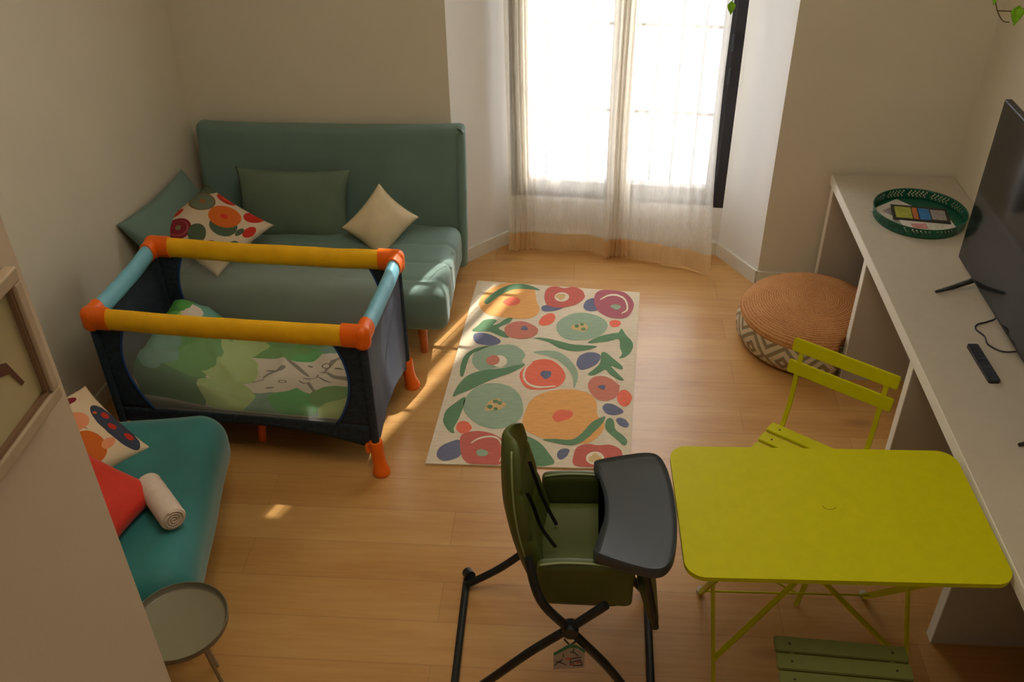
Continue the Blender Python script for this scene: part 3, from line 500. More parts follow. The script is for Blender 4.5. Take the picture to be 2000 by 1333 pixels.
# curtains
def wally(x): return PW0[1] + (x - PW0[0]) * (PW1[1] - PW0[1]) / (PW1[0] - PW0[0])
HEM = [(-0.345, 5.045), (-0.20, 5.055), (-0.02, 5.045), (0.08, 5.045), (0.17, 5.01), (0.22, 5.035), (0.30, 5.02), (0.42, 5.0), (0.50, 4.995), (0.52, 4.955), (0.62, 4.92), (0.78, 4.862)]
def hemy(x):
    for (a, b), (c, d) in zip(HEM, HEM[1:]):
        if x <= c: 
            t = max(0, (x - a) / (c - a)); t = t * t * (3 - 2 * t); return b + (d - b) * t
    return HEM[-1][1]
def curtain(xa, xb, dense, label, off, seed, lead=0):
    """dense: list of (x centre, width, share) where cloth is bunched"""
    nt = 260; nz = 46
    # cloth distribution
    xs = [xa + (xb - xa) * i / 400 for i in range(401)]
    dens = [1 + sum(k * math.exp(-((x - c) / w) ** 2) for c, w, k in dense) for x in xs]
    cum = [0]
    for d in dens: cum.append(cum[-1] + d)
    tot = cum[-1]
    def xat(t):
        g = t * tot
        for i in range(401):
            if cum[i + 1] >= g: return xa + (xb - xa) * min(1, (i + (g - cum[i]) / dens[i]) / 401)
        return xb
    X = [xat(i / nt) for i in range(nt + 1)]
    bm = bmesh.new(); rows = []
    for j in range(nz + 1):
        z = 0.012 + 3.2 * (j / nz) ** 1.5; row = []
        for i in range(nt + 1):
            x = X[i]; t = i / nt
            de = sum(k * math.exp(-((x - c) / w) ** 2) for c, w, k in dense)
            amp = 0.006 + 0.020 * min(1, de / 3)
            ph = t * 2 * PI * (16 + 0.0 * z) + seed + 0.8 * noise.noise(Vector((t * 6, z * 0.8, seed)))
            y = wally(x) - 0.085 - off + amp * math.sin(ph) + 0.012 * noise.noise(Vector((x * 6, z * 1.3, seed)))
            k = max(0, 1 - z / 0.55); k = k * k * (3 - 2 * k)
            yh = hemy(x) - off * 0.5 + amp * 0.35 * math.sin(ph) + 0.010 * math.sin(x * 21 + 1)
            y = y * (1 - k) + yh * k
            xx = x + (0.012 * math.sin(ph * 0.5) * min(1, de / 3)) + 0.006 * math.sin(z * 3 + seed) - 0.022 * min(1.2, z) * max(0, x - 0.3) / 0.48
            row.append(bm.verts.new((xx, y, z)))
        rows.append(row)
    zs = [0.012 + 3.2 * (j / nz) ** 1.5 for j in range(nz + 1)]
    for j in range(nz):
        for i in range(nt):
            f = bm.faces.new((rows[j][i], rows[j][i + 1], rows[j + 1][i + 1], rows[j + 1][i]))
            f.material_index = 1 if (zs[j] + zs[j + 1]) / 2 < 0.13 else 0
    o = fin('curtain', bm, [M['linen'], M['hem']], smooth=True); tag(o, label, 'curtain', 'sheer curtains in the bay window')
    return o
curtain(-0.405, 0.30, [(-0.32, 0.055, 6.0), (0.24, 0.06, 3.5)], 'left sheer linen curtain bunched against the left side of the bay window', 0.0, 0.4)
curtain(0.17, 0.785, [(0.235, 0.055, 4.5)], 'right sheer linen curtain whose free edge hangs beside the dark window frame', 0.06, 2.1)
bm = bmesh.new(); tube(bm, [(*wp(-0.0, -0.1), 3.24), (*wp(WL, -0.1), 3.24)], 0.012, 12); tag(fin('curtain_rod', bm, M['chrome'], smooth=True, auto=40), 'thin rod across the top of the bay holding the sheer curtains', 'curtain rod')

# unseen blocks added to cut the sun; the gaps between them pass narrow blades
def sun_blocker(x0, x1, y0, y1, z1, lab, wins=()):
    h = thing('sun_blocker_block', lab, 'sun blocker', ((x0 + x1) / 2, (y0 + y1) / 2, -3))
    o = Vector(h.location); bm = bmesh.new(); box(bm, x0 - o.x, x1 - o.x, y0 - o.y, y1 - o.y, 0, z1 + 3); fin('wall', bm, M['blocker_mat'], h)
SY = 14.2; SL = 0.4317
XL = SLIT_C - SLIT_W / 2 + SL * SY; XR = SLIT_C + SLIT_W / 2 + SL * (SY + 0.6)
sun_blocker(XR, XR + 2.2, SY, SY + 0.6, 17.0, 'tall plain block added out of view to cut the sun, right of the narrow gap')
XL2 = SLIT_C2 - SLIT_W2 / 2 + SL * SY
sun_blocker(XL2 - 0.9, XL2, SY, SY + 0.6, 17.0, 'narrow block added out of view to cut the sun, left of the gap')

pa = SLIT_C2 + SLIT_W2 / 2 + SL * (SY + 0.05); bm = bmesh.new(); box(bm, pa, XL, SY, SY + 0.05, -3, 17); tag(fin('sun_blocker_strip', bm, M['blocker_mat']), 'slim unseen strip added to split the sun gap between the two blocks', 'pole')  # strip added out of view to split the sun gap in two
bm = bmesh.new(); box(bm, XL2 - 0.05, XR + 0.05, SY + 0.61, SY + 0.7, -3, 10.0); lw = fin('sun_blocker_wall', bm, M['blocker_mat']); tag(lw, 'plain unseen wall added to stop low sun in the gap between the two blocks', 'wall')  # added out of view to keep low sun out of the gaps
# ------------------------------------------------------------------ rug
RC = {'orange': (0.83, 0.42, 0.15), 'coral': (0.84, 0.19, 0.12), 'rose': (0.58, 0.15, 0.12), 'dusty': (0.60, 0.22, 0.16), 'green': (0.145, 0.27, 0.15), 'sage': (0.33, 0.43, 0.31), 'blue': (0.17, 0.18, 0.27), 'cream': (0.80, 0.70, 0.54), 'mauve': (0.44, 0.14, 0.17), 'ochre': (0.66, 0.46, 0.22)}
def weave(name, col):
    t = NT(name); co = t.coord()
    w = t.new('ShaderNodeTexWave', bands_direction='Y'); t.l.new(co, w.inputs[0]); w.inputs['Scale'].default_value = 55; w.inputs['Distortion'].default_value = 2
    n = t.noise(t.scale(co, (2, 9, 1)), 9, 4)
    v = t.math('MULTIPLY_ADD', w.outputs['Fac'], 0.25, t.math('MULTIPLY', n, 0.75))
    t.l.new(t.ramp(v, [(0.25, tuple(c * 0.86 for c in col) + (1,)), (0.75, tuple(min(1, c * 1.10) for c in col) + (1,))]), t.b.inputs['Base Color'])
    t.b.inputs['Roughness'].default_value = 0.95; t.b.inputs['Specular IOR Level'].default_value = 0.2; t.bump(v, 0.5, 0.003)
    return t.m
RK = list(RC); rugm = [weave('rug_ground', (0.74, 0.63, 0.48))] + [weave('rug_' + k, RC[k]) for k in RK]
bm = bmesh.new()
RQ = [(-0.560, 4.690), (0.375, 4.605), (0.268, 3.142), (-0.644, 3.134)]
n = 24; top = {}
def rugz(x, y): return 0.008
def rugcorner(u, v): return 0.035 * max(0, 1 - math.hypot(u * 0.93, (1 - v) * 1.5) / 0.16) ** 1.5
for i in range(n + 1):
    for j in range(n + 1):
        u, v = i / n, j / n
        a = Vector(RQ[3]).lerp(Vector(RQ[2]), u); b = Vector(RQ[0]).lerp(Vector(RQ[1]), u); p = a.lerp(b, v)
        top[i, j] = bm.verts.new((p.x, p.y, rugz(p.x, p.y)))
        top[i, j, 0] = bm.verts.new((p.x, p.y, 0.001))
for i in range(n):
    for j in range(n):
        bm.faces.new((top[i, j], top[i + 1, j], top[i + 1, j + 1], top[i, j + 1])); bm.faces.new((top[i, j + 1, 0], top[i + 1, j + 1, 0], top[i + 1, j, 0], top[i, j, 0]))
for i in range(n):
    bm.faces.new((top[i, 0, 0], top[i + 1, 0, 0], top[i + 1, 0], top[i, 0])); bm.faces.new((top[i, n], top[i + 1, n], top[i + 1, n, 0], top[i, n, 0]))
    bm.faces.new((top[0, i], top[0, i + 1], top[0, i + 1, 0], top[0, i, 0])); bm.faces.new((top[n, i, 0], top[n, i + 1, 0], top[n, i + 1], top[n, i]))
def inrug(x, y):
    for (ax, ay), (bx, by) in zip(RQ, RQ[1:] + RQ[:1]):
        if (bx - ax) * (y - ay) - (by - ay) * (x - ax) > 0: return False
    return True
for c, z, l in RUG:
    vs = [(l[i] / 1000, l[i + 1] / 1000) for i in range(0, len(l), 2)]
    strip = z > 9; zz = 0.008 + 0.0006 + 0.0006 * (z % 10)
    vv = [bm.verts.new((x, max(y, RQ[3][1] + 0.006), zz)) for x, y in vs]
    if strip:
        h = len(vv) // 2; fs = [bm.faces.new((vv[i], vv[i + 1], vv[h + i + 1], vv[h + i])) for i in range(h - 1)]
    else: fs = [bm.faces.new(vv)]
    for f in fs:
        f.material_index = 1 + RK.index(c); f.normal_update()
        if f.normal.z < 0: f.normal_flip()
ng = [f for f in bm.faces if len(f.verts) > 4]; bmesh.ops.triangulate(bm, faces=ng)
me = D.meshes.new('rug'); bm.to_mesh(me); bm.free()
for x in rugm: me.materials.append(x)
rug = D.objects.new('rug', me); C.objects.link(rug); tag(rug, 'cream woven rug with bold orange, coral, sage and green flower shapes on the wood floor', 'rug')

# ------------------------------------------------------------------ sofa bed against the back wall
sf = thing('sofa', 'sea green armless sofa with tall flat backrest against the back wall', 'sofa', (-1.34, 4.3, 0))
def seatfn(x, y, z):
    g = 0
    for ys in (-0.23, -0.06, 0.12): g += 0.7 * math.exp(-((y - ys) / 0.010) ** 2)
    g2 = sum(math.exp(-((x - xs) / 0.012) ** 2) for xs in (-0.24, 0.235))
    if z > 0.05: z -= 0.011 * g * min(1, max(0, (z - 0.05) / 0.05)); z += 0.012 * noise.noise(Vector((x * 4, y * 5, 0)))
    if abs(x) > 0.65: x -= 0.008 * g * (1 if x > 0 else -1)
    x += 0.012 * noise.noise(Vector((x * 2, y * 6, z * 6))) ; y += 0.012 * noise.noise(Vector((x * 6, y, z * 7 + 5)))
    # the lower part of the front tucks back
    if z < 0 and y < 0: y += (-z / 0.13) * 0.035
    return x, y, z
o = fin('seat', rbox(1.43, 0.74, 0.26, 0.065, 60, 60, 14, seatfn), M['sofa'], sf, True, (0, -0.06, 0.305))
def backfn(x, y, z):
    y += 0.006 * noise.noise(Vector((x * 3, z * 3, 1))); x += 0.006 * noise.noise(Vector((x, z * 7, 3)))
    return x, y + (z + 0.36) * 0.19, z + 0.012 * (x / 0.7) ** 4 * (1 if z > 0.3 else 0)
fin('backrest', rbox(1.46, 0.095, 0.77, 0.024, 50, 6, 30, backfn), M['sofa'], sf, True, (0.005, 0.335, 0.53))
bm = bmesh.new(); tube(bm, spline([(0.715, 0.30, 0.17), (0.722, 0.34, 0.5), (0.72, 0.42, 0.86), (0.715, 0.425, 0.905)], 6), 0.026, 10); fin('backrest_roll', bm, M['sofa'], sf, True)
for x, y in ((0.565, -0.30), (-0.565, -0.30), (0.565, 0.17), (-0.565, 0.17)):
    bm = bmesh.new(); tube(bm, [(x, y, 0.20), (x * 1.01, y * 1.02, 0)], [0.027, 0.019], 14); fin('leg', bm, M['sofaleg'], sf, True, auto=40)

R_ = (0.50, 0.02, 0.005, 1); O_ = (0.62, 0.13, 0.008, 1); G_ = (0.10, 0.15, 0.07, 1); DG = (0.07, 0.11, 0.06, 1); MR = (0.22, 0.01, 0.02, 1); NV = (0.04, 0.05, 0.09, 1); CRM = (0.62, 0.50, 0.36, 1); SGc = (0.24, 0.25, 0.16, 1); PK = (0.80, 0.30, 0.15, 1)
fl = blobs('flower_print_cotton', CRM, [
    (0.06, 0.90, 0.16, 0.10, 40, DG), (0.19, 0.71, 0.185, 0.165, 0, (0.17, 0.09, 0.03, 1)), (0.195, 0.71, 0.165, 0.145, 0, (0.13, 0.16, 0.10, 1)), (0.20, 0.71, 0.045, 0.04, 0, (0.28, 0.10, 0.04, 1)),
    (0.06, 0.40, 0.05, 0.09, 0, R_), (0.09, 0.12, 0.11, 0.06, 40, NV), (0.26, 0.20, 0.17, 0.155, 0, MR), (0.265, 0.20, 0.125, 0.115, 0, (0.40, 0.08, 0.10, 1)), (0.255, 0.20, 0.115, 0.105, 0, MR), (0.26, 0.20, 0.035, 0.035, 0, (0.20, 0.17, 0.09, 1)),
    (0.50, 0.26, 0.11, 0.15, 35, DG), (0.66, 0.56, 0.17, 0.16, 20, DG), (0.575, 0.69, 0.20, 0.185, 10, O_), (0.57, 0.69, 0.05, 0.04, 0, (0.62, 0.03, 0.01, 1)),
    (0.38, 0.96, 0.14, 0.08, 0, R_), (0.37, 0.97, 0.08, 0.04, 0, (0.72, 0.05, 0.02, 1)), (0.80, 0.93, 0.10, 0.12, 0, R_), (0.93, 0.70, 0.05, 0.10, 0, R_), (0.86, 0.62, 0.035, 0.07, 0, DG), (0.78, 0.20, 0.12, 0.12, 0, MR), (0.93, 0.38, 0.07, 0.12, 0, DG), (0.55, 0.04, 0.12, 0.05, 0, R_)], 0.012, 5)
o = fin('cushion', pillow_bm(0.66, 0.40, 0.15, seed=1), M['sofa'], smooth=True); place(o, (-2.065, 4.27, 0.565), (0.80, -0.10, 0.58), -1)
tag(o, 'large sea green cushion leaning on the left wall behind the flowery cushion', 'cushion')
o = fin('cushion', pillow_bm(0.62, 0.38, 0.14, seed=2), M['sofacush'], smooth=True); place(o, (-1.515, 4.515, 0.575), (0.03, -0.93, 0.36), -1.5)
tag(o, 'rectangular moss green cushion in the middle of the sofa backrest', 'cushion')
o = fin('cushion', pillow_bm(0.46, 0.42, 0.13, seed=3), fl, smooth=True); place(o, (-1.86, 4.20, 0.585), (0.12, -0.36, 0.92), -47)
tag(o, 'square cream cushion printed with orange, red and green flowers on the sofa', 'cushion')
o = fin('cushion', pillow_bm(0.31, 0.275, 0.18, seed=4, wr=0.012, pinch=0.11), M['cream'], smooth=True); place(o, (-1.03, 4.41, 0.53), (0.15, -0.86, 0.50), 46)
tag(o, 'plain cream cushion standing on its corner at the right of the sofa', 'cushion')

# ------------------------------------------------------------------ folding travel cot
PC = Vector((-1.405, 3.424, 0)); PR = rad(-3.9); PLX, PWY, PT = 0.583, 0.300, 0.735
cot = thing('travel_cot', 'navy folding travel cot with amber and sky blue padded rails and orange corners', 'travel cot', PC, PR)
CR_ = [(-PLX, -PWY), (PLX, -PWY), (PLX, PWY), (-PLX, PWY)]
def rail(a, b, m, w, h, sag):
    A, B = Vector((*a, PT)), Vector((*b, PT)); pts = []
    for i in range(25):
        t = i / 24; p = A.lerp(B, t); p.z -= sag * 4 * t * (1 - t) + 0.003 * noise.noise(Vector((t * 9, a[0], a[1]))); pts.append(p)
    bm = bmesh.new(); tube(bm, pts, 1, 20, flat=(w, h)); fin('rail', bm, M[m], cot, True)
rail(CR_[0], CR_[1], 'railyel', 0.058, 0.100, 0.008); rail(CR_[2], CR_[3], 'railyel', 0.058, 0.100, 0.008)
rail(CR_[1], CR_[2], 'railblue', 0.060, 0.088, 0.012); rail(CR_[3], CR_[0], 'railblue', 0.060, 0.088, 0.012)
for i, (x, y) in enumerate(CR_):
    sx, sy = (-1 if x > 0 else 1), (-1 if y > 0 else 1)
    bm = rbox(0.070, 0.070, 0.115, 0.033, 8, 8, 8); bmesh.ops.translate(bm, verts=bm.verts, vec=(x, y, PT - 0.004))
    tube(bm, [(x, y, PT), (x + sx * 0.045, y, PT), (x + sx * 0.082, y, PT)], 1, 20, flat=(0.068, 0.110)); tube(bm, [(x, y, PT), (x, y + sy * 0.04, PT), (x, y + sy * 0.070, PT)], 1, 20, flat=(0.068, 0.100))
    fin('corner_cap', bm, M['orange'], cot, True, auto=60)
    bm = bmesh.new(); tube(bm, [(x, y, 0.69), (x, y, 0.13)], 0.017, 12); fin('post', bm, M['navy'], cot, True, auto=40)
    bm = bmesh.new(); ex = -sx
    tube(bm, spline([(x, y, 0.175), (x + ex * 0.002, y - sy * 0.002, 0.12), (x + ex * 0.008, y - sy * 0.008, 0.06), (x + ex * 0.014, y - sy * 0.013, 0.018), (x + ex * 0.015, y - sy * 0.014, 0.0)], 4), [1.25 * v for v in (0.022, 0.024, 0.024, 0.024, 0.024, 0.023, 0.023, 0.023, 0.024, 0.025, 0.027, 0.029, 0.030, 0.031, 0.031, 0.030, 0.028)], 16)
    tube(bm, [(x + sx * 0.012, y, 0.165), (x + sx * 0.04, y, 0.150), (x + sx * 0.035, y, 0.115)], [0.012, 0.011, 0.016], 8)
    fin('foot', bm, M['orange'], cot, True, auto=60)
for x in (0.0,):
    bm = bmesh.new(); tube(bm, spline([(x, 0, 0.21), (x - 0.005, -0.13, 0.10), (x - 0.01, -0.165, 0.0)], 5), 0.018, 10); fin('foot', bm, M['orange'], cot, True)
def bot(t, lo=0.125, hi=0.205): return lo + (hi - lo) * (1 - (2 * t - 1) ** 2)
def hw(z): return 0.497 - 0.062 * ((z - 0.50) / 0.22) ** 2
ZB = 0.255
for s in (-1, 1):
    bm = bmesh.new(); y = s * (PWY - 0.004); nz = 26; nx = 40
    def bow(x, z): return y - s * 0.012 * (1 - (x / PLX) ** 2) * math.sin(PI * min(1, max(0, (z - 0.12) / 0.6)))
    def V(x, z): return bm.verts.new((x, bow(x, z), z))
    for sd in (-1, 1):                                   # uprights of cloth beside the net
        rows = [[V(sd * (PLX - 0.004 + (hw(z) - PLX + 0.004) * k / 5), z) for k in range(6)] for z in [ZB + (0.72 - ZB) * j / nz for j in range(nz + 1)]]
        for j in range(nz):
            for k in range(5): bm.faces.new((rows[j][k], rows[j][k + 1], rows[j + 1][k + 1], rows[j + 1][k]))
    rows = [[V(-PLX + 0.004 + 2 * (PLX - 0.004) * i / nx, bot(i / nx) + (ZB - bot(i / nx)) * k / 4) for i in range(nx + 1)] for k in range(5)]
    for k in range(4):
        for i in range(nx): bm.faces.new((rows[k][i], rows[k][i + 1], rows[k + 1][i + 1], rows[k + 1][i]))
    sidep = fin('side_panel', bm, M['navy'], cot, True)
    mo = sidep.modifiers.new('th', 'SOLIDIFY'); mo.thickness = 0.004
    bm = bmesh.new(); rows = []
    for j in range(nz + 1):
        z = ZB + (0.72 - ZB) * j / nz; rows.append([bm.verts.new((-hw(z) + 2 * hw(z) * k / 30, bow(-hw(z) + 2 * hw(z) * k / 30, z), z)) for k in range(31)])
    for j in range(nz):
        for k in range(30): bm.faces.new((rows[j][k], rows[j][k + 1], rows[j + 1][k + 1], rows[j + 1][k]))
    fin('net', bm, M['mesh'], cot, True)
    for sd in (-1, 1):
        bm = bmesh.new(); tube(bm, [(sd * hw(z), bow(sd * hw(z), z) , z) for z in [ZB + (0.71 - ZB) * j / 24 for j in range(25)]], 0.0055, 8); fin('piping', bm, M['piping'], sidep, True)
for s in (-1, 1):
    bm = bmesh.new(); nx = 30; nz = 20; x0 = s * (PLX + 0.004)
    for dx, mi in ((0, 0), (-s * 0.006, 1)):
        rows = []
        for j in range(nz + 1):
            row = []
            for i in range(nx + 1):
                t = i / nx; z = bot(t, 0.125, 0.20) + (0.72 - bot(t, 0.125, 0.20)) * j / nz; y = -PWY + 0.002 + 2 * (PWY - 0.002) * t
                row.append(bm.verts.new((x0 + dx - s * 0.016 * math.sin(PI * t) * math.sin(PI * j / nz) + 0.005 * noise.noise(Vector((y * 12, z * 2, s))), y, z)))
            rows.append(row)
        for j in range(nz):
            for i in range(nx):
                f = bm.faces.new((rows[j][i], rows[j][i + 1], rows[j + 1][i + 1], rows[j + 1][i])); f.material_index = mi
    fin('end_panel', bm, [M['slate'], M['navy']], cot, True)
bm = bmesh.new(); box(bm, -PLX + 0.02, PLX - 0.02, -PWY + 0.02, PWY - 0.02, 0.215, 0.245, bev=0.008); fin('base_board', bm, M['navy'], cot)

LG = (0.42, 0.60, 0.20, 1); GN = (0.09, 0.34, 0.07, 1); TL = (0.13, 0.34, 0.27, 1); EM = (0.02, 0.42, 0.09, 1); WH = (0.74, 0.66, 0.56, 1); BK = (0.06, 0.055, 0.05, 1); GYB = (0.22, 0.20, 0.18, 1)
dv = blobs('leafy_print_cotton', WH, [
    (0.55, 0.42, 0.015, 0.09, -25, GYB), (0.635, 0.52, 0.012, 0.10, 40, GYB), (0.80, 0.66, 0.013, 0.20, -12, GYB), (0.86, 0.42, 0.012, 0.14, 60, GYB), (0.72, 0.30, 0.010, 0.10, 35, GYB),
    (0.50, 0.30, 0.028, 0.02, 0, BK), (0.50, 0.30, 0.020, 0.012, 0, WH), (0.56, 0.24, 0.02, 0.008, 10, BK), (0.60, 0.33, 0.018, 0.02, 0, BK), (0.60, 0.33, 0.013, 0.013, 0, WH), (0.70, 0.42, 0.03, 0.006, 0, BK), (0.77, 0.40, 0.03, 0.006, 3, BK), (0.735, 0.42, 0.004, 0.05, 0, BK), (0.76, 0.55, 0.02, 0.03, 20, BK), (0.76, 0.55, 0.014, 0.022, 20, WH), (0.82, 0.52, 0.02, 0.01, 0, BK), (0.53, 0.44, 0.02, 0.008, 10, BK), (0.66, 0.62, 0.02, 0.006, 30, BK), (0.69, 0.55, 0.012, 0.008, 0, BK),
    (0.08, 0.55, 0.10, 0.55, 0, GN), (0.16, 0.12, 0.16, 0.22, 20, (0.05, 0.20, 0.06, 1)), (0.20, 0.30, 0.12, 0.2, 0, GN), (0.30, 0.90, 0.25, 0.22, 0, TL), (0.50, 0.88, 0.28, 0.30, 0, GN), (0.40, 0.72, 0.07, 0.14, 0, LG), (0.60, 0.78, 0.12, 0.20, 0, GN), (0.66, 0.66, 0.05, 0.10, -30, EM), (0.75, 0.85, 0.06, 0.10, 0, TL),
    (0.35, 0.42, 0.13, 0.24, 10, LG), (0.27, 0.60, 0.06, 0.14, 0, LG), (0.20, 0.45, 0.11, 0.30, 0, GN), (0.17, 0.70, 0.10, 0.14, 0, TL), (0.13, 0.78, 0.06, 0.10, 0, WH), (0.06, 0.62, 0.06, 0.18, 0, LG), (0.10, 0.30, 0.08, 0.25, 0, TL), (0.05, 0.85, 0.08, 0.2, 0, GN),
    (0.60, 0.05, 0.22, 0.12, 0, TL), (0.40, 0.10, 0.12, 0.12, 10, LG), (0.70, 0.10, 0.12, 0.13, 0, EM), (0.84, 0.20, 0.10, 0.16, 0, GN), (0.97, 0.30, 0.07, 0.20, 0, GN), (0.92, 0.05, 0.12, 0.13, 0, LG), (0.90, 0.48, 0.03, 0.05, 0, TL)], 0.03, 7, 0.5)
bm = bmesh.new(); ul = bm.loops.layers.uv.verify(); nx, ny = 130, 70; G = {}
for i in range(nx + 1):
    for j in range(ny + 1):
        u, v = i / nx, j / ny; x = -PLX + 0.045 + 2 * (PLX - 0.045) * u; y = -PWY + 0.04 + 2 * (PWY - 0.04) * v
        e = min(1, min(u, 1 - u) * 14) * min(1, min(v, 1 - v) * 9); e = e ** 0.5
        ri = 1 - abs(noise.noise(Vector((u * 5.5 + 3, v * 3, 2)))) * 2.2
        z = 0.252 + e * (0.030 + 0.022 * max(0, ri) ** 2 + 0.035 * (noise.noise(Vector((u * 3.2, v * 2.5, 1))) + 0.4) + 0.010 * noise.noise(Vector((u * 14, v * 8, 4))))
        sl = max(0, min(1, (0.46 - u) / 0.40)); sl = sl * sl * (3 - 2 * sl); e2 = min(1, min(u, 1 - u) * 22 + 0.25) * min(1, min(v, 1 - v) * 16 + 0.3); z += 0.19 * sl * e2 * (0.9 + 0.2 * v)
        G[i, j] = bm.verts.new((x, y, z)); G[i, j, 'b'] = bm.verts.new((x, y, 0.2455)) if (i in (0, nx) or j in (0, ny)) else None
for i in range(nx):
    for j in range(ny):
        f = bm.faces.new((G[i, j], G[i + 1, j], G[i + 1, j + 1], G[i, j + 1]))
        for l, (a, b) in zip(f.loops, ((i, j), (i + 1, j), (i + 1, j + 1), (i, j + 1))): l[ul].uv = (a / nx, b / ny)
ring = [(i, 0) for i in range(nx)] + [(nx, j) for j in range(ny)] + [(i, ny) for i in range(nx, 0, -1)] + [(0, j) for j in range(ny, 0, -1)]
for a, b in zip(ring, ring[1:] + ring[:1]): bm.faces.new((G[a], G[b], G[(*b, 'b')], G[(*a, 'b')]))
bm.faces.new([G[(*a, 'b')] for a in ring])
o = fin('duvet', bm, dv, smooth=True); o.location = PC; o.rotation_euler = (0, 0, PR)
tag(o, 'rumpled child duvet printed with green leaf clouds on white, inside the travel cot', 'duvet')
# ------------------------------------------------------------------ teal velvet armchair, left foreground
AR = rad(9.5)
ac = thing('armchair', 'wide teal velvet armchair with rounded seat, half hidden by the partition wall', 'armchair', (-1.455, 3.005, 0), AR)
def acf(x, y, z):
    x += 0.010 * noise.noise(Vector((x * 3, y * 3, z * 4))) ; z += 0.014 * noise.noise(Vector((x * 3.5, y * 3.5, 7)))
    z += 0.02 * (1 - min(1, (abs(y) / 0.5) ** 2)) 
    return x, y, z
fin('seat', rbox(0.74, 1.00, 0.31, 0.13, 34, 44, 16, acf), M['velvet'], ac, True, (-0.345, -0.50, 0.285))
def acb(x, y, z): return x - (z + 0.3) * 0.20, y * (1 + 0.0 * z), z
fin('backrest', rbox(0.16, 1.02, 0.62, 0.075, 8, 40, 24, acb), M['velvet'], ac, True, (-0.66, -0.50, 0.46))
for x, y in ((-0.10, -0.10), (-0.10, -0.9), (-0.66, -0.1), (-0.66, -0.9)):
    bm = bmesh.new(); tube(bm, [(x, y, 0.15), (x, y, 0)], [0.024, 0.016], 12); fin('leg', bm, M['sofaleg'], ac, True, auto=40)
fr = blobs('fruit_print_cotton', (0.74, 0.58, 0.40, 1), [
    (0.28, 0.83, 0.15, 0.12, 10, SGc), (0.62, 0.92, 0.20, 0.07, -12, MR), (0.56, 0.62, 0.010, 0.20, 25, DG), (0.45, 0.55, 0.14, 0.008, 0, DG), (0.30, 0.52, 0.15, 0.17, 0, MR), (0.60, 0.60, 0.15, 0.13, 0, PK), (0.60, 0.60, 0.02, 0.015, 0, (0.5, 0.09, 0.03, 1)),
    (0.50, 0.27, 0.19, 0.20, 0, O_), (0.88, 0.36, 0.11, 0.34, 0, NV), (0.90, 0.52, 0.035, 0.05, 0, R_), (0.86, 0.36, 0.035, 0.05, 0, R_), (0.91, 0.18, 0.035, 0.05, 0, R_), (0.84, 0.60, 0.02, 0.02, 0, O_), (0.70, 0.20, 0.08, 0.05, 20, PK), (0.12, 0.25, 0.12, 0.12, 0, SGc)], 0.012, 6)
o = fin('cushion', pillow_bm(0.42, 0.40, 0.13, seed=5), fr, smooth=True); place(o, (-1.90, 2.62, 0.53), (0.34, -0.12, 0.93), -12)
tag(o, 'cream cushion printed with fruit and dark leaves at the back of the teal armchair', 'cushion')
o = fin('cushion', pillow_bm(0.40, 0.38, 0.15, seed=6), M['red'], smooth=True); place(o, (-1.70, 2.285, 0.54), (0.30, -0.10, 0.94), 4)
tag(o, 'plain bright red cushion on the teal armchair in front of the fruit cushion', 'cushion')
# rolled towel
tw = thing('rolled_towel', 'white rolled towel lying on the teal armchair seat', 'towel', (-1.462, 2.365, 0.503), math.atan2(2.302 - 2.475, -1.387 + 1.547))
bm = bmesh.new(); tl = 0.25
pts = [(-tl / 2 + tl * i / 30, 0, 0) for i in range(31)]; rr = [0.046 * min(1, (0.45 + i * 0.3)) * (1 + 0.03 * noise.noise(Vector((i * 0.4, 0, 0)))) for i in range(31)]; rr[-1] = 0.042; rr[-2] = 0.0465
tube(bm, pts, rr, 28, caps=True); fin('roll', bm, M['towel'], tw, True, auto=60)
bm = bmesh.new(); sp = []
for i in range(90):
    a = i / 89 * 2 * PI * 3.3; r = 0.004 + 0.0335 * i / 89; sp.append((tl / 2 + 0.0015, r * math.cos(a), r * math.sin(a)))
tube(bm, sp, 0.0038, 6); fin('end_coil', bm, M['towel'], tw, True)
# round side table
st = thing('side_table', 'small round grey tray table on thin metal legs beside the teal armchair', 'side table', (-1.225, 1.875, 0))
R0 = 0.152
bm = LT([(0, 0.452), (R0 - 0.012, 0.452), (R0 - 0.004, 0.458), (R0, 0.474), (R0 + 0.003, 0.474), (R0 + 0.001, 0.452), (R0 - 0.008, 0.446), (0, 0.446)], 56); 
for f in bm.faces: f.material_index = 0 if f.calc_center_median().to_2d().length < R0 - 0.012 and f.calc_center_median().z > 0.45 else 1
fin('table_top', bm, [M['tray'], M['trayrim']], st, True, auto=50)
for a in (96, -24, 216):
    ca, sa = math.cos(rad(a)), math.sin(rad(a))
    bm = bmesh.new(); tube(bm, [(0.07 * ca, 0.07 * sa, 0.446), (0.165 * ca, 0.165 * sa, 0.006)], 0.0065, 10); fin('leg', bm, M['chrome'], st, True, auto=40)

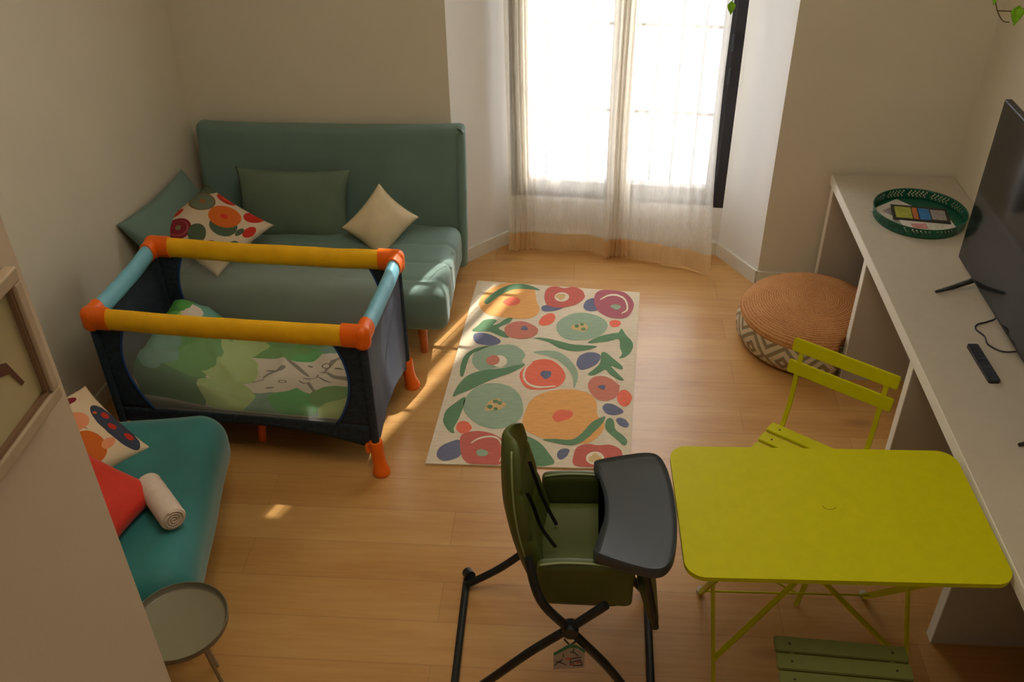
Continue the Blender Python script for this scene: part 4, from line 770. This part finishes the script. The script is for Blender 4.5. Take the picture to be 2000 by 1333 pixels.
# ------------------------------------------------------------------ partition picture
pf = thing('picture_frame', 'pale wood framed print with a brown branch, on the near partition wall', 'framed picture', (-0.598, 0.585, 2.20))
PY1, PZ0, PZ1 = 0.238, 0.072, 0.222          # right edge, lower edge, upper edge relative to the empty
bm = bmesh.new(); y0 = -0.28
for a, b, c, d in ((y0, PY1, PZ0 - 0.012, PZ0 + 0.004), (y0, PY1, PZ1 - 0.004, PZ1 + 0.012), (PY1 - 0.014, PY1, PZ0 + 0.004, PZ1 - 0.004), (y0, y0 + 0.014, PZ0 + 0.004, PZ1 - 0.004)): box(bm, 0, 0.014, a, b, c, d, bev=0.002)
fin('frame', bm, M['frame'], pf)
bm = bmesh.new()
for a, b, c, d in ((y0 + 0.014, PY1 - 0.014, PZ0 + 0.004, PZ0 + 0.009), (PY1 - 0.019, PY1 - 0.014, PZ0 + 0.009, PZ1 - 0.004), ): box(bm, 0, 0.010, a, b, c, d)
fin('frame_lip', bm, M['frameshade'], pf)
bm = bmesh.new(); box(bm, 0, 0.004, y0 + 0.01, PY1 - 0.01, PZ0, PZ1); pr = fin('print', bm, M['paper'], pf)
bm = bmesh.new()
prism(bm, [(0, 0)], 0, 0) if 0 else None
def flatpoly(bm, pts, x): bm.faces.new([bm.verts.new((x, a, b)) for a, b in pts])
mk = [(0.150, 0.185), (0.158, 0.166), (0.166, 0.158), (0.180, 0.150), (0.196, 0.112), (0.190, 0.112), (0.178, 0.137), (0.165, 0.143), (0.150, 0.150), (0.10, 0.16), (0.10, 0.175)]
flatpoly(bm, mk, 0.005); fin('branch_drawing', bm, M['ink'], pr)

# ------------------------------------------------------------------ built-in desk along the right wall
dk = thing('desk', 'long beige built-in desk with white edges along the right wall', 'desk', (1.65, 3.1, 0))
DX0, DX1 = 1.325, 1.945
bm = bmesh.new(); box(bm, DX0 + 0.004 - 1.65, DX1 - 1.65, 0.9 - 3.1, 4.655 - 3.1, 0.68, 0.73); fin('desktop', bm, M['desk'], dk)
bm = bmesh.new(); box(bm, DX0 - 1.65, DX0 + 0.004 - 1.65, 0.9 - 3.1, 4.655 - 3.1, 0.68, 0.7305); fin('edge_strip', bm, M['deskedge'], dk)
for y in (4.60, 3.857, 3.073, 2.290, 1.51):
    y1 = min(y + 0.045, 4.65)
    bm = bmesh.new(); box(bm, DX0 + 0.012 - 1.65, DX1 - 1.65, y - 3.1, y1 - 3.1, 0, 0.68); p = fin('panel', bm, M['panel'], dk)
    bm = bmesh.new(); box(bm, DX0 + 0.008 - 1.65, DX0 + 0.012 - 1.65, y - 3.1, y1 - 3.1, 0, 0.68); fin('edge_strip', bm, M['deskedge'], p)

# television
tv = thing('television', 'black flat television on two slim feet on the desk', 'television', (1.675, 3.075, 0.7305))
TZ0, TZ1, TH = 0.055, 0.775, 0.665
bm = bmesh.new(); box(bm, 0, 0.028, -TH, TH, TZ0, TZ1, bev=0.004); fin('housing', bm, M['black'], tv)
bm = bmesh.new(); box(bm, -0.002, 0.001, -TH + 0.008, TH - 0.008, TZ0 + 0.014, TZ1 - 0.008); fin('screen', bm, M['screen'], tv)
bm = bmesh.new(); box(bm, 0.028, 0.055, -0.35, 0.35, TZ0 + 0.05, TZ0 + 0.4, bev=0.01); fin('rear_housing', bm, M['black'], tv)
for y in (0.47, -0.50):
    bm = bmesh.new(); tube(bm, [(-0.145, y - 0.02, 0.006), (-0.07, y, 0.018), (0.01, y + 0.01, 0.05), (0.012, y + 0.01, 0.075)], [0.006, 0.010, 0.013, 0.013], 10)
    tube(bm, [(0.02, y + 0.01, 0.05), (0.08, y + 0.01, 0.018), (0.13, y, 0.007)], [0.012, 0.010, 0.007], 10); fin('foot', bm, M['black'], tv, True)
bm = bmesh.new(); tube(bm, spline([(0.05, 0.30, 0.16), (0.045, 0.26, 0.004 + 0.02), (0.0, 0.235, 0.004), (-0.045, 0.215, 0.004), (-0.065, 0.18, 0.004), (-0.048, 0.13, 0.004), (-0.052, 0.075, 0.004), (-0.015, 0.03, 0.004), (0.04, 0.03, 0.005), (0.09, 0.04, 0.005)], 6), 0.0032, 8)
fin('cable', bm, M['black'], tv, True)
rm = thing('remote_control', 'black remote control lying on the desk in front of the television', 'remote control', (1.562, 3.02, 0.7305), rad(2))
bm = bmesh.new(); prism(bm, rrect(0.042, 0.235, 0.008), 0.0, 0.014); fin('body', bm, M['black'], rm)
bm = bmesh.new()
for i in range(7):
    for j in range(3): box(bm, -0.014 + j * 0.0105, -0.007 + j * 0.0105, 0.09 - i * 0.026, 0.097 - i * 0.026, 0.014, 0.0155)
fin('buttons', bm, M['hctray'], rm)

# round green tray with brochures
tx, ty, tz = 1.640, 4.195, 0.7305; TR = 0.208
tr = thing('tray', 'round emerald green metal tray with pierced rim on the desk', 'tray', (tx, ty, tz))
bm = LT([(0, 0.003), (TR - 0.003, 0.003), (TR - 0.003, 0.0), (0, 0.0)], 72); fin('tray_base', bm, M['greentray'], tr)
bm = bmesh.new(); zz = [0.0, 0.012, 0.020, 0.028, 0.036, 0.044, 0.05]; NS = 216; rg = []
for z in zz: rg.append([bm.verts.new(((TR + z * 0.1) * math.cos(2 * PI * k / NS), (TR + z * 0.1) * math.sin(2 * PI * k / NS), z)) for k in range(NS)])
for i in range(len(zz) - 1):
    for k in range(NS):
        a = k % 12 ; hole = (i in (1, 3) and k % 3 == 1 and k % 18 > 1) or (i in (2, 4) and k % 3 == (2 if i == 2 else 0) and k % 18 > 2)
        if hole: continue
        bm.faces.new((rg[i][k], rg[i][(k + 1) % NS], rg[i + 1][(k + 1) % NS], rg[i + 1][k]))
rim = fin('rim', bm, M['greentray'], tr, True); mo = rim.modifiers.new('th', 'SOLIDIFY'); mo.thickness = 0.0025
bm = bmesh.new(); tube(bm, [((TR + 0.005) * math.cos(2 * PI * k / 72), (TR + 0.005) * math.sin(2 * PI * k / 72), 0.05) for k in range(72)], 0.0028, 6, closed=True); fin('rim_bead', bm, M['greentray'], tr, True)
def sheet(name, w, h, th, loc, rz, m, label, parts):
    t = thing(name, label, 'brochure', loc, rad(rz))
    bm = bmesh.new(); box(bm, -w / 2, w / 2, -h / 2, h / 2, 0, th, bev=0.0008); fin('pages', bm, M[m], t)
    for nm, x0, x1, y0, y1, mm in parts:
        bm = bmesh.new(); box(bm, x0, x1, y0, y1, th, th + 0.0006); fin(nm, bm, mm, t)
    return t
mc = {k: mat('print_' + k, c, 0.4, var=0.25, vscale=60) for k, c in {'violet': (0.12, 0.06, 0.16, 1), 'blue': (0.02, 0.16, 0.42, 1), 'lime': (0.33, 0.36, 0.05, 1), 'pink': (0.50, 0.22, 0.22, 1), 'grey': (0.30, 0.27, 0.27, 1), 'rust': (0.45, 0.14, 0.04, 1), 'pale': (0.5, 0.5, 0.42, 1)}.items()}
sheet('brochure', 0.20, 0.26, 0.004, (1.585, 4.215, tz + 0.0035), 38, 'white', 'white leaflet at the bottom left of the green tray, under the magazine', [('text_lines', -0.06, 0.02, 0.03, 0.09, mc['grey'])])
sheet('brochure', 0.24, 0.15, 0.012, (1.655, 4.105, tz + 0.0078), 3, 'white', 'thick white booklet at the front of the green tray with small pictures', [('picture', -0.08, -0.01, -0.05, 0.0, mc['pink']), ('picture', 0.0, 0.07, -0.05, -0.01, mc['pale'])])
sheet('brochure', 0.26, 0.15, 0.004, (1.645, 4.195, tz + 0.0205), -9, 'black', 'dark magazine with blue and yellow cover photos on top in the green tray', [('picture', -0.115, -0.04, -0.06, 0.055, mc['lime']), ('picture', -0.035, -0.012, -0.06, 0.055, mc['rust']), ('picture', -0.006, 0.045, -0.06, 0.055, mc['blue']), ('picture', 0.05, 0.115, -0.05, 0.05, mc['grey'])])

# ------------------------------------------------------------------ straw pouf
po = thing('floor_pouf', 'round seagrass pouf with a patterned kilim band between the desk and the window', 'pouf', (1.225, 4.185, 0), 0)
PRa = 0.368
def squash(o):
    for v in o.data.vertices:
        if v.co.x > 0.09 and v.co.y < 3.908 - 4.185: v.co.y = 3.908 - 4.185
    return o
squash(fin('top', LT([(PRa - 0.012, 0.165), (PRa - 0.006, 0.185), (PRa - 0.020, 0.205), (PRa - 0.05, 0.228), (0.25, 0.252), (0.18, 0.268), (0.10, 0.277), (0.04, 0.279), (0.012, 0.276), (0, 0.272)], 72), M['straw'], po, True))
bm = LT([(PRa - 0.05, 0.012), (PRa - 0.022, 0.03), (PRa - 0.002, 0.065), (PRa + 0.004, 0.10), (PRa, 0.14), (PRa - 0.010, 0.172)], 96, uv=True); squash(fin('side_band', bm, M['kilim'], po, True))
bm = LT([(0, 0.0), (PRa - 0.07, 0.0), (PRa - 0.04, 0.012), (PRa - 0.030, 0.024)], 72); squash(fin('bottom', bm, M['straw'], po, True))

# ------------------------------------------------------------------ yellow folding table
tb = thing('folding_table', 'bright yellow metal folding table with rounded corners against the desk', 'table', (0.832, 2.226, 0), rad(1.4))
bm = bmesh.new(); prism(bm, rrect(0.965, 0.580, 0.062, 10), 0.705, 0.722)
es = [e for e in bm.edges if abs(e.verts[0].co.z - e.verts[1].co.z) < 1e-5]; bmesh.ops.bevel(bm, geom=es, offset=0.0045, segments=3, affect='EDGES')
tt = fin('tabletop', bm, M['yellow'], tb, True, auto=35)
bm = bmesh.new(); tube(bm, [(0.004 + 0.021 * math.cos(rad(a)), 0.018 + 0.018 * math.sin(rad(a)), 0.7215) for a in range(185, 345, 10)], 0.0011, 6); fin('scratch_ring', bm, M['screw'], tt)
bm = bmesh.new(); prism(bm, rrect(0.935, 0.55, 0.05, 8), 0.690, 0.705); 
fin('apron', bm, M['yellow'], tb)
LX = 0.335
for sx in (-1, 1):
    a = (sx * LX - 0.0, 0.235, 0.69); b = (sx * LX * 0.96, -0.255, 0.0)     # back top to front foot
    bm = bmesh.new(); tube(bm, [a, b], 1, 4, flat=(0.010, 0.022)); fin('leg', bm, M['yellow'], tb)
    a = (sx * LX * 1.06, -0.235, 0.69); b = (sx * LX * 0.92, 0.255, 0.0)
    bm = bmesh.new(); tube(bm, [a, b], 1, 4, flat=(0.010, 0.022)); lg = fin('leg', bm, M['yellow'], tb)
    bm = bmesh.new(); tube(bm, [(b[0], b[1], 0.022), (b[0], b[1] + 0.005, 0.0)], 0.014, 10); fin('foot_cap', bm, M['white'], lg, True, auto=40)
def onfr(x, t): return (x, 0.235 - 0.49 * t, 0.69 * (1 - t))
for sx in (-1, 1):
    bm = bmesh.new(); tube(bm, [onfr(sx * LX * 0.97, 0.79), onfr(-sx * LX, 0.02)], 1, 4, flat=(0.018, 0.008)); fin('brace', bm, M['yellow'], tb)
for pts in ([onfr(-LX, 0.93), onfr(LX, 0.93)], [(-LX * 0.93, 0.205, 0.07), (LX * 0.93, 0.205, 0.07)], [(-LX, -0.01, 0.345), (LX, -0.01, 0.345)][:2]):
    if abs(pts[0][2] - 0.345) < 1e-6: continue
    bm = bmesh.new(); tube(bm, pts, 0.004, 8); fin('crossbar', bm, M['yellow'], tb, True)

# ------------------------------------------------------------------ folding bistro chairs
def slat(cx, cy, cz, L, w, th, tilt=0):
    bm = bmesh.new(); prism(bm, rrect(L, w, 0.008, 4), -th / 2, th / 2); bmesh.ops.bevel(bm, geom=[e for e in bm.edges if abs(e.verts[0].co.z - e.verts[1].co.z) < 1e-5], offset=0.0025, segments=2, affect='EDGES')
    bmesh.ops.rotate(bm, verts=bm.verts, cent=(0, 0, 0), matrix=Matrix.Rotation(tilt, 3, 'X')); bmesh.ops.translate(bm, verts=bm.verts, vec=(cx, cy, cz)); return bm
def bistro_chair(loc, rz, mt, label, nslat, backw=0.41, bz=(0.70, 0.795)):
    """faces -y in its own frame; back at +y"""
    ch = thing('folding_chair', label, 'chair', loc, rz, 'folding bistro chairs at the yellow table')
    for i in range(nslat):
        s = fin('seat_slat', slat(0, 0.150 - i * 0.067, 0.452 - 0.004 * i, 0.40, 0.058, 0.014), M[mt], ch)
        for sx in (-1, 1):
            bm = LT([(0, 0.0), (0.004, 0.0), (0.004, 0.0012), (0, 0.0012)], 10, sx * 0.155, 0.150 - i * 0.067, 0.452 - 0.004 * i + 0.0072); fin('screw', bm, M['screw'], s)
    for k, z in enumerate(bz):
        s = fin('back_slat', slat(0, 0.235 + (z - 0.6) * 0.13, z, backw, 0.055, 0.012, rad(82)), M[mt], ch)
    for sx in (-1, 1):
        x = sx * 0.165
        bm = bmesh.new(); tube(bm, spline([(x, 0.263, 0.815), (x, 0.248, 0.70), (x, 0.205, 0.46), (x, -0.02, 0.22), (x, -0.22, 0.0)], 6), 1, 4, flat=(0.018, 0.007, (0, 1, 0))); fin('back_leg', bm, M[mt], ch)
        x2 = sx * 0.150
        bm = bmesh.new(); tube(bm, [(x2, -0.16, 0.435), (x2, 0.05, 0.24), (x2, 0.27, 0.0)], 1, 4, flat=(0.016, 0.007)); fin('leg', bm, M[mt], ch)
    for y, z, xx in ((-0.19, 0.035, 0.165), (0.235, 0.035, 0.150)):
        bm = bmesh.new(); tube(bm, [(-xx, y, z), (xx, y, z)], 0.0045, 8); fin('stretcher', bm, M[mt], ch, True)
    return ch
bistro_chair((0.865, 2.705, 0), rad(-35), 'yellow', 'yellow folding chair pushed back at an angle behind the yellow table', 6)
bistro_chair((0.845, 1.727, 0), rad(180 - 3), 'olive', 'olive green slatted folding chair in front of the yellow table', 6)

# ------------------------------------------------------------------ high chair
hc = thing('high_chair', 'olive green folding high chair with grey tray next to the yellow table', 'high chair', (0.0, 2.18, 0))
def hcloc(p): return (p[0], p[1] - 2.18, p[2])
def T(name, pts, r, m='hctube', par=None, sp=6, seg=14, **k):
    bm = bmesh.new(); q = [hcloc(p) for p in pts]
    if par: q = [tuple(Vector(a) - par.location) for a in q]
    tube(bm, spline(q, sp) if sp else q, r, seg, **k); return fin(name, bm, M[m], par or hc, True, auto=60)
YN, YF = 1.915, 2.445
for Y in (YN, YF):
    fr1 = T('front_leg', ([(-0.115, Y + 0.05, 0.73)] if Y == YN else []) + [(-0.075, Y, 0.60), (0.02, Y, 0.46), (0.14, Y, 0.29), (0.23, Y, 0.13), (0.305, Y, 0.02)], 0.0145)
    fr2 = T('rear_leg', [(0.125, Y, 0.59), (0.02, Y, 0.475), (-0.11, Y, 0.34 - 0.06 * (Y == YF)), (-0.245, Y, 0.18 - 0.05 * (Y == YF)), (-0.385, Y, 0.02)], 0.0145)
    bm = LT([(0, -0.022), (0.024, -0.022), (0.026, 0), (0.024, 0.022), (0, 0.022)], 20); bmesh.ops.rotate(bm, verts=bm.verts, cent=(0, 0, 0), matrix=Matrix.Rotation(PI / 2, 3, 'X')); bmesh.ops.translate(bm, verts=bm.verts, vec=hcloc((0.02, Y, 0.468))); fin('hinge', bm, M['hctube'], hc, True, auto=40)
for x in (-0.385, 0.312):
    T('floor_bar', [(x, 2.50, 0.035), (x, 2.49, 0.016), (x, 2.40, 0.015), (x * 0.985, 2.0, 0.015), (x * 0.98, 1.86, 0.016), (x * 0.98, 1.84, 0.03)], 0.0145)
T('rear_corner', [(-0.385, 2.50, 0.03), (-0.37, 2.47, 0.04)], 0.022, sp=0)
# seat shell
def sfn(x, y, z): return x, y + 0, z + 0.02 * (y / 0.17) ** 2 + 0.04 * (x - 0.05)
fin('seat_cushion', rbox(0.32, 0.34, 0.07, 0.03, 16, 16, 5, sfn), M['hcgreen'], hc, True, hcloc((0.06, 2.18, 0.55)))
def side(Y, s):
    def f(x, y, z):
        return x, y + s * 0.0, z + (0.02 * math.cos(x * 8) if z > 0 else 0)
    w = fin('side_wing', rbox(0.30, 0.040, 0.17, 0.018, 14, 4, 12, f), M['hcgreen'], hc, True, hcloc((0.06, Y, 0.60)))
    T('wing_piping', [(-0.08, Y - 0.014 , 0.692), (-0.01, Y - 0.014, 0.706), (0.09, Y - 0.014, 0.706), (0.19, Y - 0.014, 0.692)], 0.0035, 'hcpipe', w)
side(1.985, -1); side(2.375, 1)
# cloth under-shell closing the gap towards the floor, with its hem
fin('under_shell', rbox(0.27, 0.40, 0.07, 0.03, 12, 14, 6, lambda x, y, z: (x * (0.93 if z < 0 else 1), y * (0.98 if z < 0 else 1), z)), M['hcgreen'], hc, True, hcloc((0.055, 2.18, 0.515)))
# backrest: leaf-shaped padded shell
def bw(t): return (0.90 + 0.10 * min(1, t / 0.2)) if t < 0.25 else max(0.13, math.sqrt(max(0, 1 - ((t - 0.25) / 0.77) ** 2)))
def bfn(x, y, z):
    t = (z + 0.29) / 0.58                       # 0 bottom .. 1 top
    wdt = bw(t)
    yy = y * wdt
    xx = x - 0.02 * (abs(y) / 0.17) ** 2 * -1.6 - 0.03 * math.sin(PI * t)
    zz = z
    for g in (0.38, 0.66):
        if x > 0: xx -= 0.010 * math.exp(-((t - g - 0.1 * (abs(y) / .17)) / 0.014) ** 2)
    k = 1 - 0.55 * max(0, t - 0.6) / 0.4; xx = (x * k) - 0.02 * (abs(y) / 0.17) ** 2 * -1.6 - 0.03 * math.sin(PI * t) - (0.010 * sum(math.exp(-((t - g - 0.1 * (abs(y) / .17)) / 0.014) ** 2) for g in (0.38, 0.66)) if x > 0 else 0)
    xx -= t * 0.115
    return xx, yy, zz
bk = fin('backrest', rbox(0.068, 0.35, 0.58, 0.033, 8, 26, 50, bfn), M['hcgreen'], hc, True, hcloc((-0.075, 2.18, 0.758)))
def edge(t, s, dx=-0.012):
    z = -0.29 + 0.58 * t; wdt = bw(t)
    y = s * 0.172 * wdt; xx = dx + 0.030 - 0.03 * math.sin(PI * t) - t * 0.115; zz = z
    return Vector((xx - 0.075, y, zz + 0.758))
bm = bmesh.new(); tube(bm, [edge(0.04 + 0.92 * i / 30, -1) - bk.location for i in range(31)], 0.0035, 6); fin('piping', bm, M['hcpipe'], bk, True)
for y in (-0.07, 0.07):
    bm = bmesh.new(); tube(bm, spline([(-0.125, y, 0.86), (-0.105, y * 0.9, 0.79), (-0.080, y * 0.9, 0.70), (-0.035, y * 0.7, 0.60)], 5), 1, 4, flat=(0.012, 0.003, (0, 1, 0))); fin('harness_strap', bm, M['black'], hc)
# footrest
fin('calf_pad', rbox(0.035, 0.26, 0.20, 0.015, 4, 12, 10, lambda x, y, z: (x - z * 0.28, y, z)), M['hcgreen'], hc, True, hcloc((0.268, 2.15, 0.46)))
0 and T('armrest', [(-0.12, 1.955, 0.70), (0.0, 1.945, 0.665), (0.14, 1.945, 0.66), (0.24, 1.96, 0.66)], 0.017)
0 and T('armrest', [(-0.12, 2.405, 0.70), (0.0, 2.415, 0.665), (0.14, 2.415, 0.66), (0.24, 2.40, 0.66)], 0.017)
T('footrest_frame', [(0.245, 1.99, 0.66), (0.272, 1.985, 0.52), (0.292, 1.99, 0.40)], 0.012)
T('footrest_frame', [(0.245, 2.37, 0.66), (0.272, 2.37, 0.52), (0.292, 2.37, 0.40)], 0.012)
0 and fin('footrest', rbox(0.12, 0.30, 0.02, 0.009, 6, 12, 3), M['hctube'], hc, True, hcloc((0.325, 2.17, 0.30)))
# tray, traced as half-moon with a concave side towards the child
TP = [(0.095, 2.385), (0.20, 2.418), (0.262, 2.430), (0.300, 2.418), (0.322, 2.370), (0.336, 2.28), (0.342, 2.17), (0.338, 2.07), (0.325, 1.985), (0.300, 1.935), (0.262, 1.918), (0.20, 1.930), (0.092, 1.972), (0.085, 2.00), (0.100, 2.06), (0.114, 2.12), (0.118, 2.185), (0.112, 2.25), (0.098, 2.31), (0.086, 2.36)]
def smooth_closed(pts, n=5):
    m = len(pts); P = [Vector((*p, 0)) for p in pts]; out = []
    for i in range(m):
        p0, p1, p2, p3 = P[i - 1], P[i], P[(i + 1) % m], P[(i + 2) % m]
        for j in range(n):
            t = j / n; q = 0.5 * ((2 * p1) + (p2 - p0) * t + (2 * p0 - 5 * p1 + 4 * p2 - p3) * t * t + (3 * p1 - p0 - 3 * p2 + p3) * t ** 3); out.append((q.x, q.y - 2.18))
    return out
tp = smooth_closed(TP); cx = sum(a for a, b in tp) / len(tp); cy = sum(b for a, b in tp) / len(tp)
def sc(k): return [(cx + (a - cx) * k, cy + (b - cy) * k) for a, b in tp]
def off(pts, d):
    out = []; n = len(pts)
    for i in range(n):
        a = Vector(pts[i - 1]); b = Vector(pts[(i + 1) % n]); t = (b - a).normalized(); out.append((pts[i][0] - t.y * d, pts[i][1] + t.x * d))
    return out
bm = bmesh.new(); loops = []
area2 = sum(tp[i - 1][0] * tp[i][1] - tp[i][0] * tp[i - 1][1] for i in range(len(tp))); sg = 1 if area2 > 0 else -1
for d, z in ((0.014, 0.722), (0.014, 0.742), (0.010, 0.747), (0.004, 0.752), (0.0, 0.757), (-0.002, 0.752), (-0.003, 0.752)):
    pass
prof = [(0.022, 0.715), (0.002, 0.715), (0.0, 0.72), (0.0, 0.752), (0.003, 0.7565), (0.007, 0.752), (0.011, 0.745), (0.018, 0.743)]
for d, z in prof: loops.append([bm.verts.new((x, y, z)) for x, y in off(tp, sg * d)])
for A, B in zip(loops, loops[1:]):
    for i in range(len(A)): bm.faces.new((A[i - 1], A[i], B[i], B[i - 1]))
bm.faces.new(loops[0]); bm.faces.new(loops[-1])
fin('tray', bm, M['hctray'], hc, True, auto=60)
# paper tag
tg = thing('paper_tag', 'white care tag with green border hanging from the crossed legs of the high chair', 'tag', (0.02, 1.895, 0.42))
bm = bmesh.new(); tube(bm, spline([(-0.02, 0.006, 0.015), (0.0, 0.0, -0.004), (0.02, 0.006, 0.012)], 6), 0.003, 6); fin('string', bm, M['hctube'], tg)
gm = mat('tag_green', (0.02, 0.16, 0.07, 1), 0.6)
def tagpoly(bm, pts, y, th=0.0008): 
    a = [bm.verts.new((x, y, z)) for x, z in pts]; b = [bm.verts.new((x, y + th, z)) for x, z in pts]; n = len(pts)
    bm.faces.new(a); bm.faces.new(b[::-1])
    for i in range(n): bm.faces.new((a[i - 1], a[i], b[i], b[i - 1]))
OUT = [(-0.052, -0.130), (0.047, -0.112), (0.047, -0.022), (0.022, 0.0), (-0.004, 0.004), (-0.052, -0.045)]
bm = bmesh.new(); tagpoly(bm, OUT, -0.004); body = fin('card', bm, mat('tag_paper', (0.36, 0.31, 0.29, 1), 0.6), tg)
bm = bmesh.new(); tagpoly(bm, [(-0.052, -0.045), (-0.050, -0.057), (0.0, -0.012), (0.024, -0.014), (0.047, -0.036), (0.047, -0.022), (0.022, 0.0), (-0.004, 0.004)], -0.0052); fin('border', bm, gm, body)
def strokes(name, segs, r, m):
    bm = bmesh.new()
    for s in segs: tube(bm, [(x, -0.0052, z) for x, z in s], r, 5)
    fin(name, bm, m, body)
strokes('doodle', [[(0.012, -0.018), (0.010, -0.038)], [(0.0, -0.034), (0.012, -0.036)], [(0.012, -0.036), (0.026, -0.052)], [(-0.022, -0.046), (-0.020, -0.062)], [(-0.046, -0.088), (-0.030, -0.086)], [(-0.048, -0.108), (-0.022, -0.074)], [(-0.034, -0.088), (-0.010, -0.104)], [(0.0, -0.070), (0.036, -0.058)], [(0.003, -0.072), (0.002, -0.102)], [(0.005, -0.086), (0.036, -0.074)], [(0.034, -0.074), (0.040, -0.096)], [(0.010, -0.104), (0.040, -0.100)]], 0.0014, M['black'])
strokes('red_mark', [[(-0.012, -0.072), (0.004, -0.068)], [(0.022, -0.090), (0.032, -0.084)], [(0.004, -0.098), (0.016, -0.094)]], 0.0018, M['red'])

# ------------------------------------------------------------------ trailing plants
def leafbm(L, wd, seed=0):
    bm = bmesh.new(); n = 10; rows = []
    for i in range(n + 1):
        t = i / n; w = wd * (math.sin(PI * t ** 0.62) * (1 - 0.25 * t)) / 2 + 0.0003; rows.append([bm.verts.new((w * k / 2, -L * t + (0.10 * L * (abs(k) / 2) if t < 0.1 else 0), 0.10 * wd * abs(k) - 0.25 * L * t * t)) for k in (-2, -1, 0, 1, 2)])
    for i in range(n):
        for k in range(4): bm.faces.new((rows[i][k], rows[i][k + 1], rows[i + 1][k + 1], rows[i + 1][k]))
    return bm
def vine(loc, stems, leaves, label):
    v = thing('trailing_plant', label, 'plant', loc)
    for s in stems:
        bm = bmesh.new(); tube(bm, spline(s, 6), 0.0022, 6); fin('stem', bm, M['stem'], v, True)
    for (p, rot, L, w) in leaves:
        o = fin('leaf', leafbm(L, w), M['leaf'], v, True); o.location = p; o.rotation_euler = [rad(a) for a in rot]; mo = o.modifiers.new('th', 'SOLIDIFY'); mo.thickness = 0.0008
    bm = LT([(0, 0.0), (0.06, 0.0), (0.075, 0.11), (0.068, 0.11), (0.055, 0.01), (0, 0.01)], 32); o = fin('pot', bm, M['bay'], v, True, auto=40); o.location = (0, 0, POTZ)
    bm = bmesh.new(); z1 = CEIL - loc[2]
    for a in range(3): tube(bm, [(0.07 * math.cos(a * 2.1), 0.07 * math.sin(a * 2.1), POTZ + 0.105), (0, 0, POTZ + 0.45), (0, 0, z1)], 0.0015, 5)
    fin('hanger_cord', bm, M['stem'], v)
POTZ = 0.75
vine(VA, [[(0.0, 0.0, 0.0), (0.012, 0.0, 0.05), (0.02, 0, 0.3), (0.05, 0, 0.84), (0.02, 0, 0.87)]],
     [((-0.002, 0.0, 0.0), (72, 0, 10), 0.055, 0.042), ((0.018, 0.0, 0.10), (60, 20, 60), 0.06, 0.045), ((0.02, 0.0, 0.3), (70, 0, -60), 0.06, 0.045)], 'trailing plant with one bright green leaf hanging before the dark window frame')
vine(VB, [[(0.005, 0, -0.035), (-0.025, 0, -0.028), (-0.062, 0, 0.022), (-0.078, 0, 0.09), (-0.075, 0, 0.30), (-0.05, 0, 0.84), (-0.02, 0, 0.87)], [(-0.058, 0, 0.012), (0.005, 0, 0.010)], [(-0.07, 0, 0.12), (-0.03, 0, 0.075), (0.0, 0, 0.08)], [(0.03, 0, 0.0), (0.055, 0, 0.03)]],
     [((0.025, 0.0, 0.028), (75, 0, -12), 0.075, 0.055), ((0.048, 0, 0.033), (60, 0, 100), 0.035, 0.02), ((-0.078, 0, 0.07), (70, 0, -30), 0.035, 0.02), ((-0.07, 0, 0.14), (70, 0, 30), 0.04, 0.025)], 'trailing plant with heart shaped leaves hanging before the right wall')
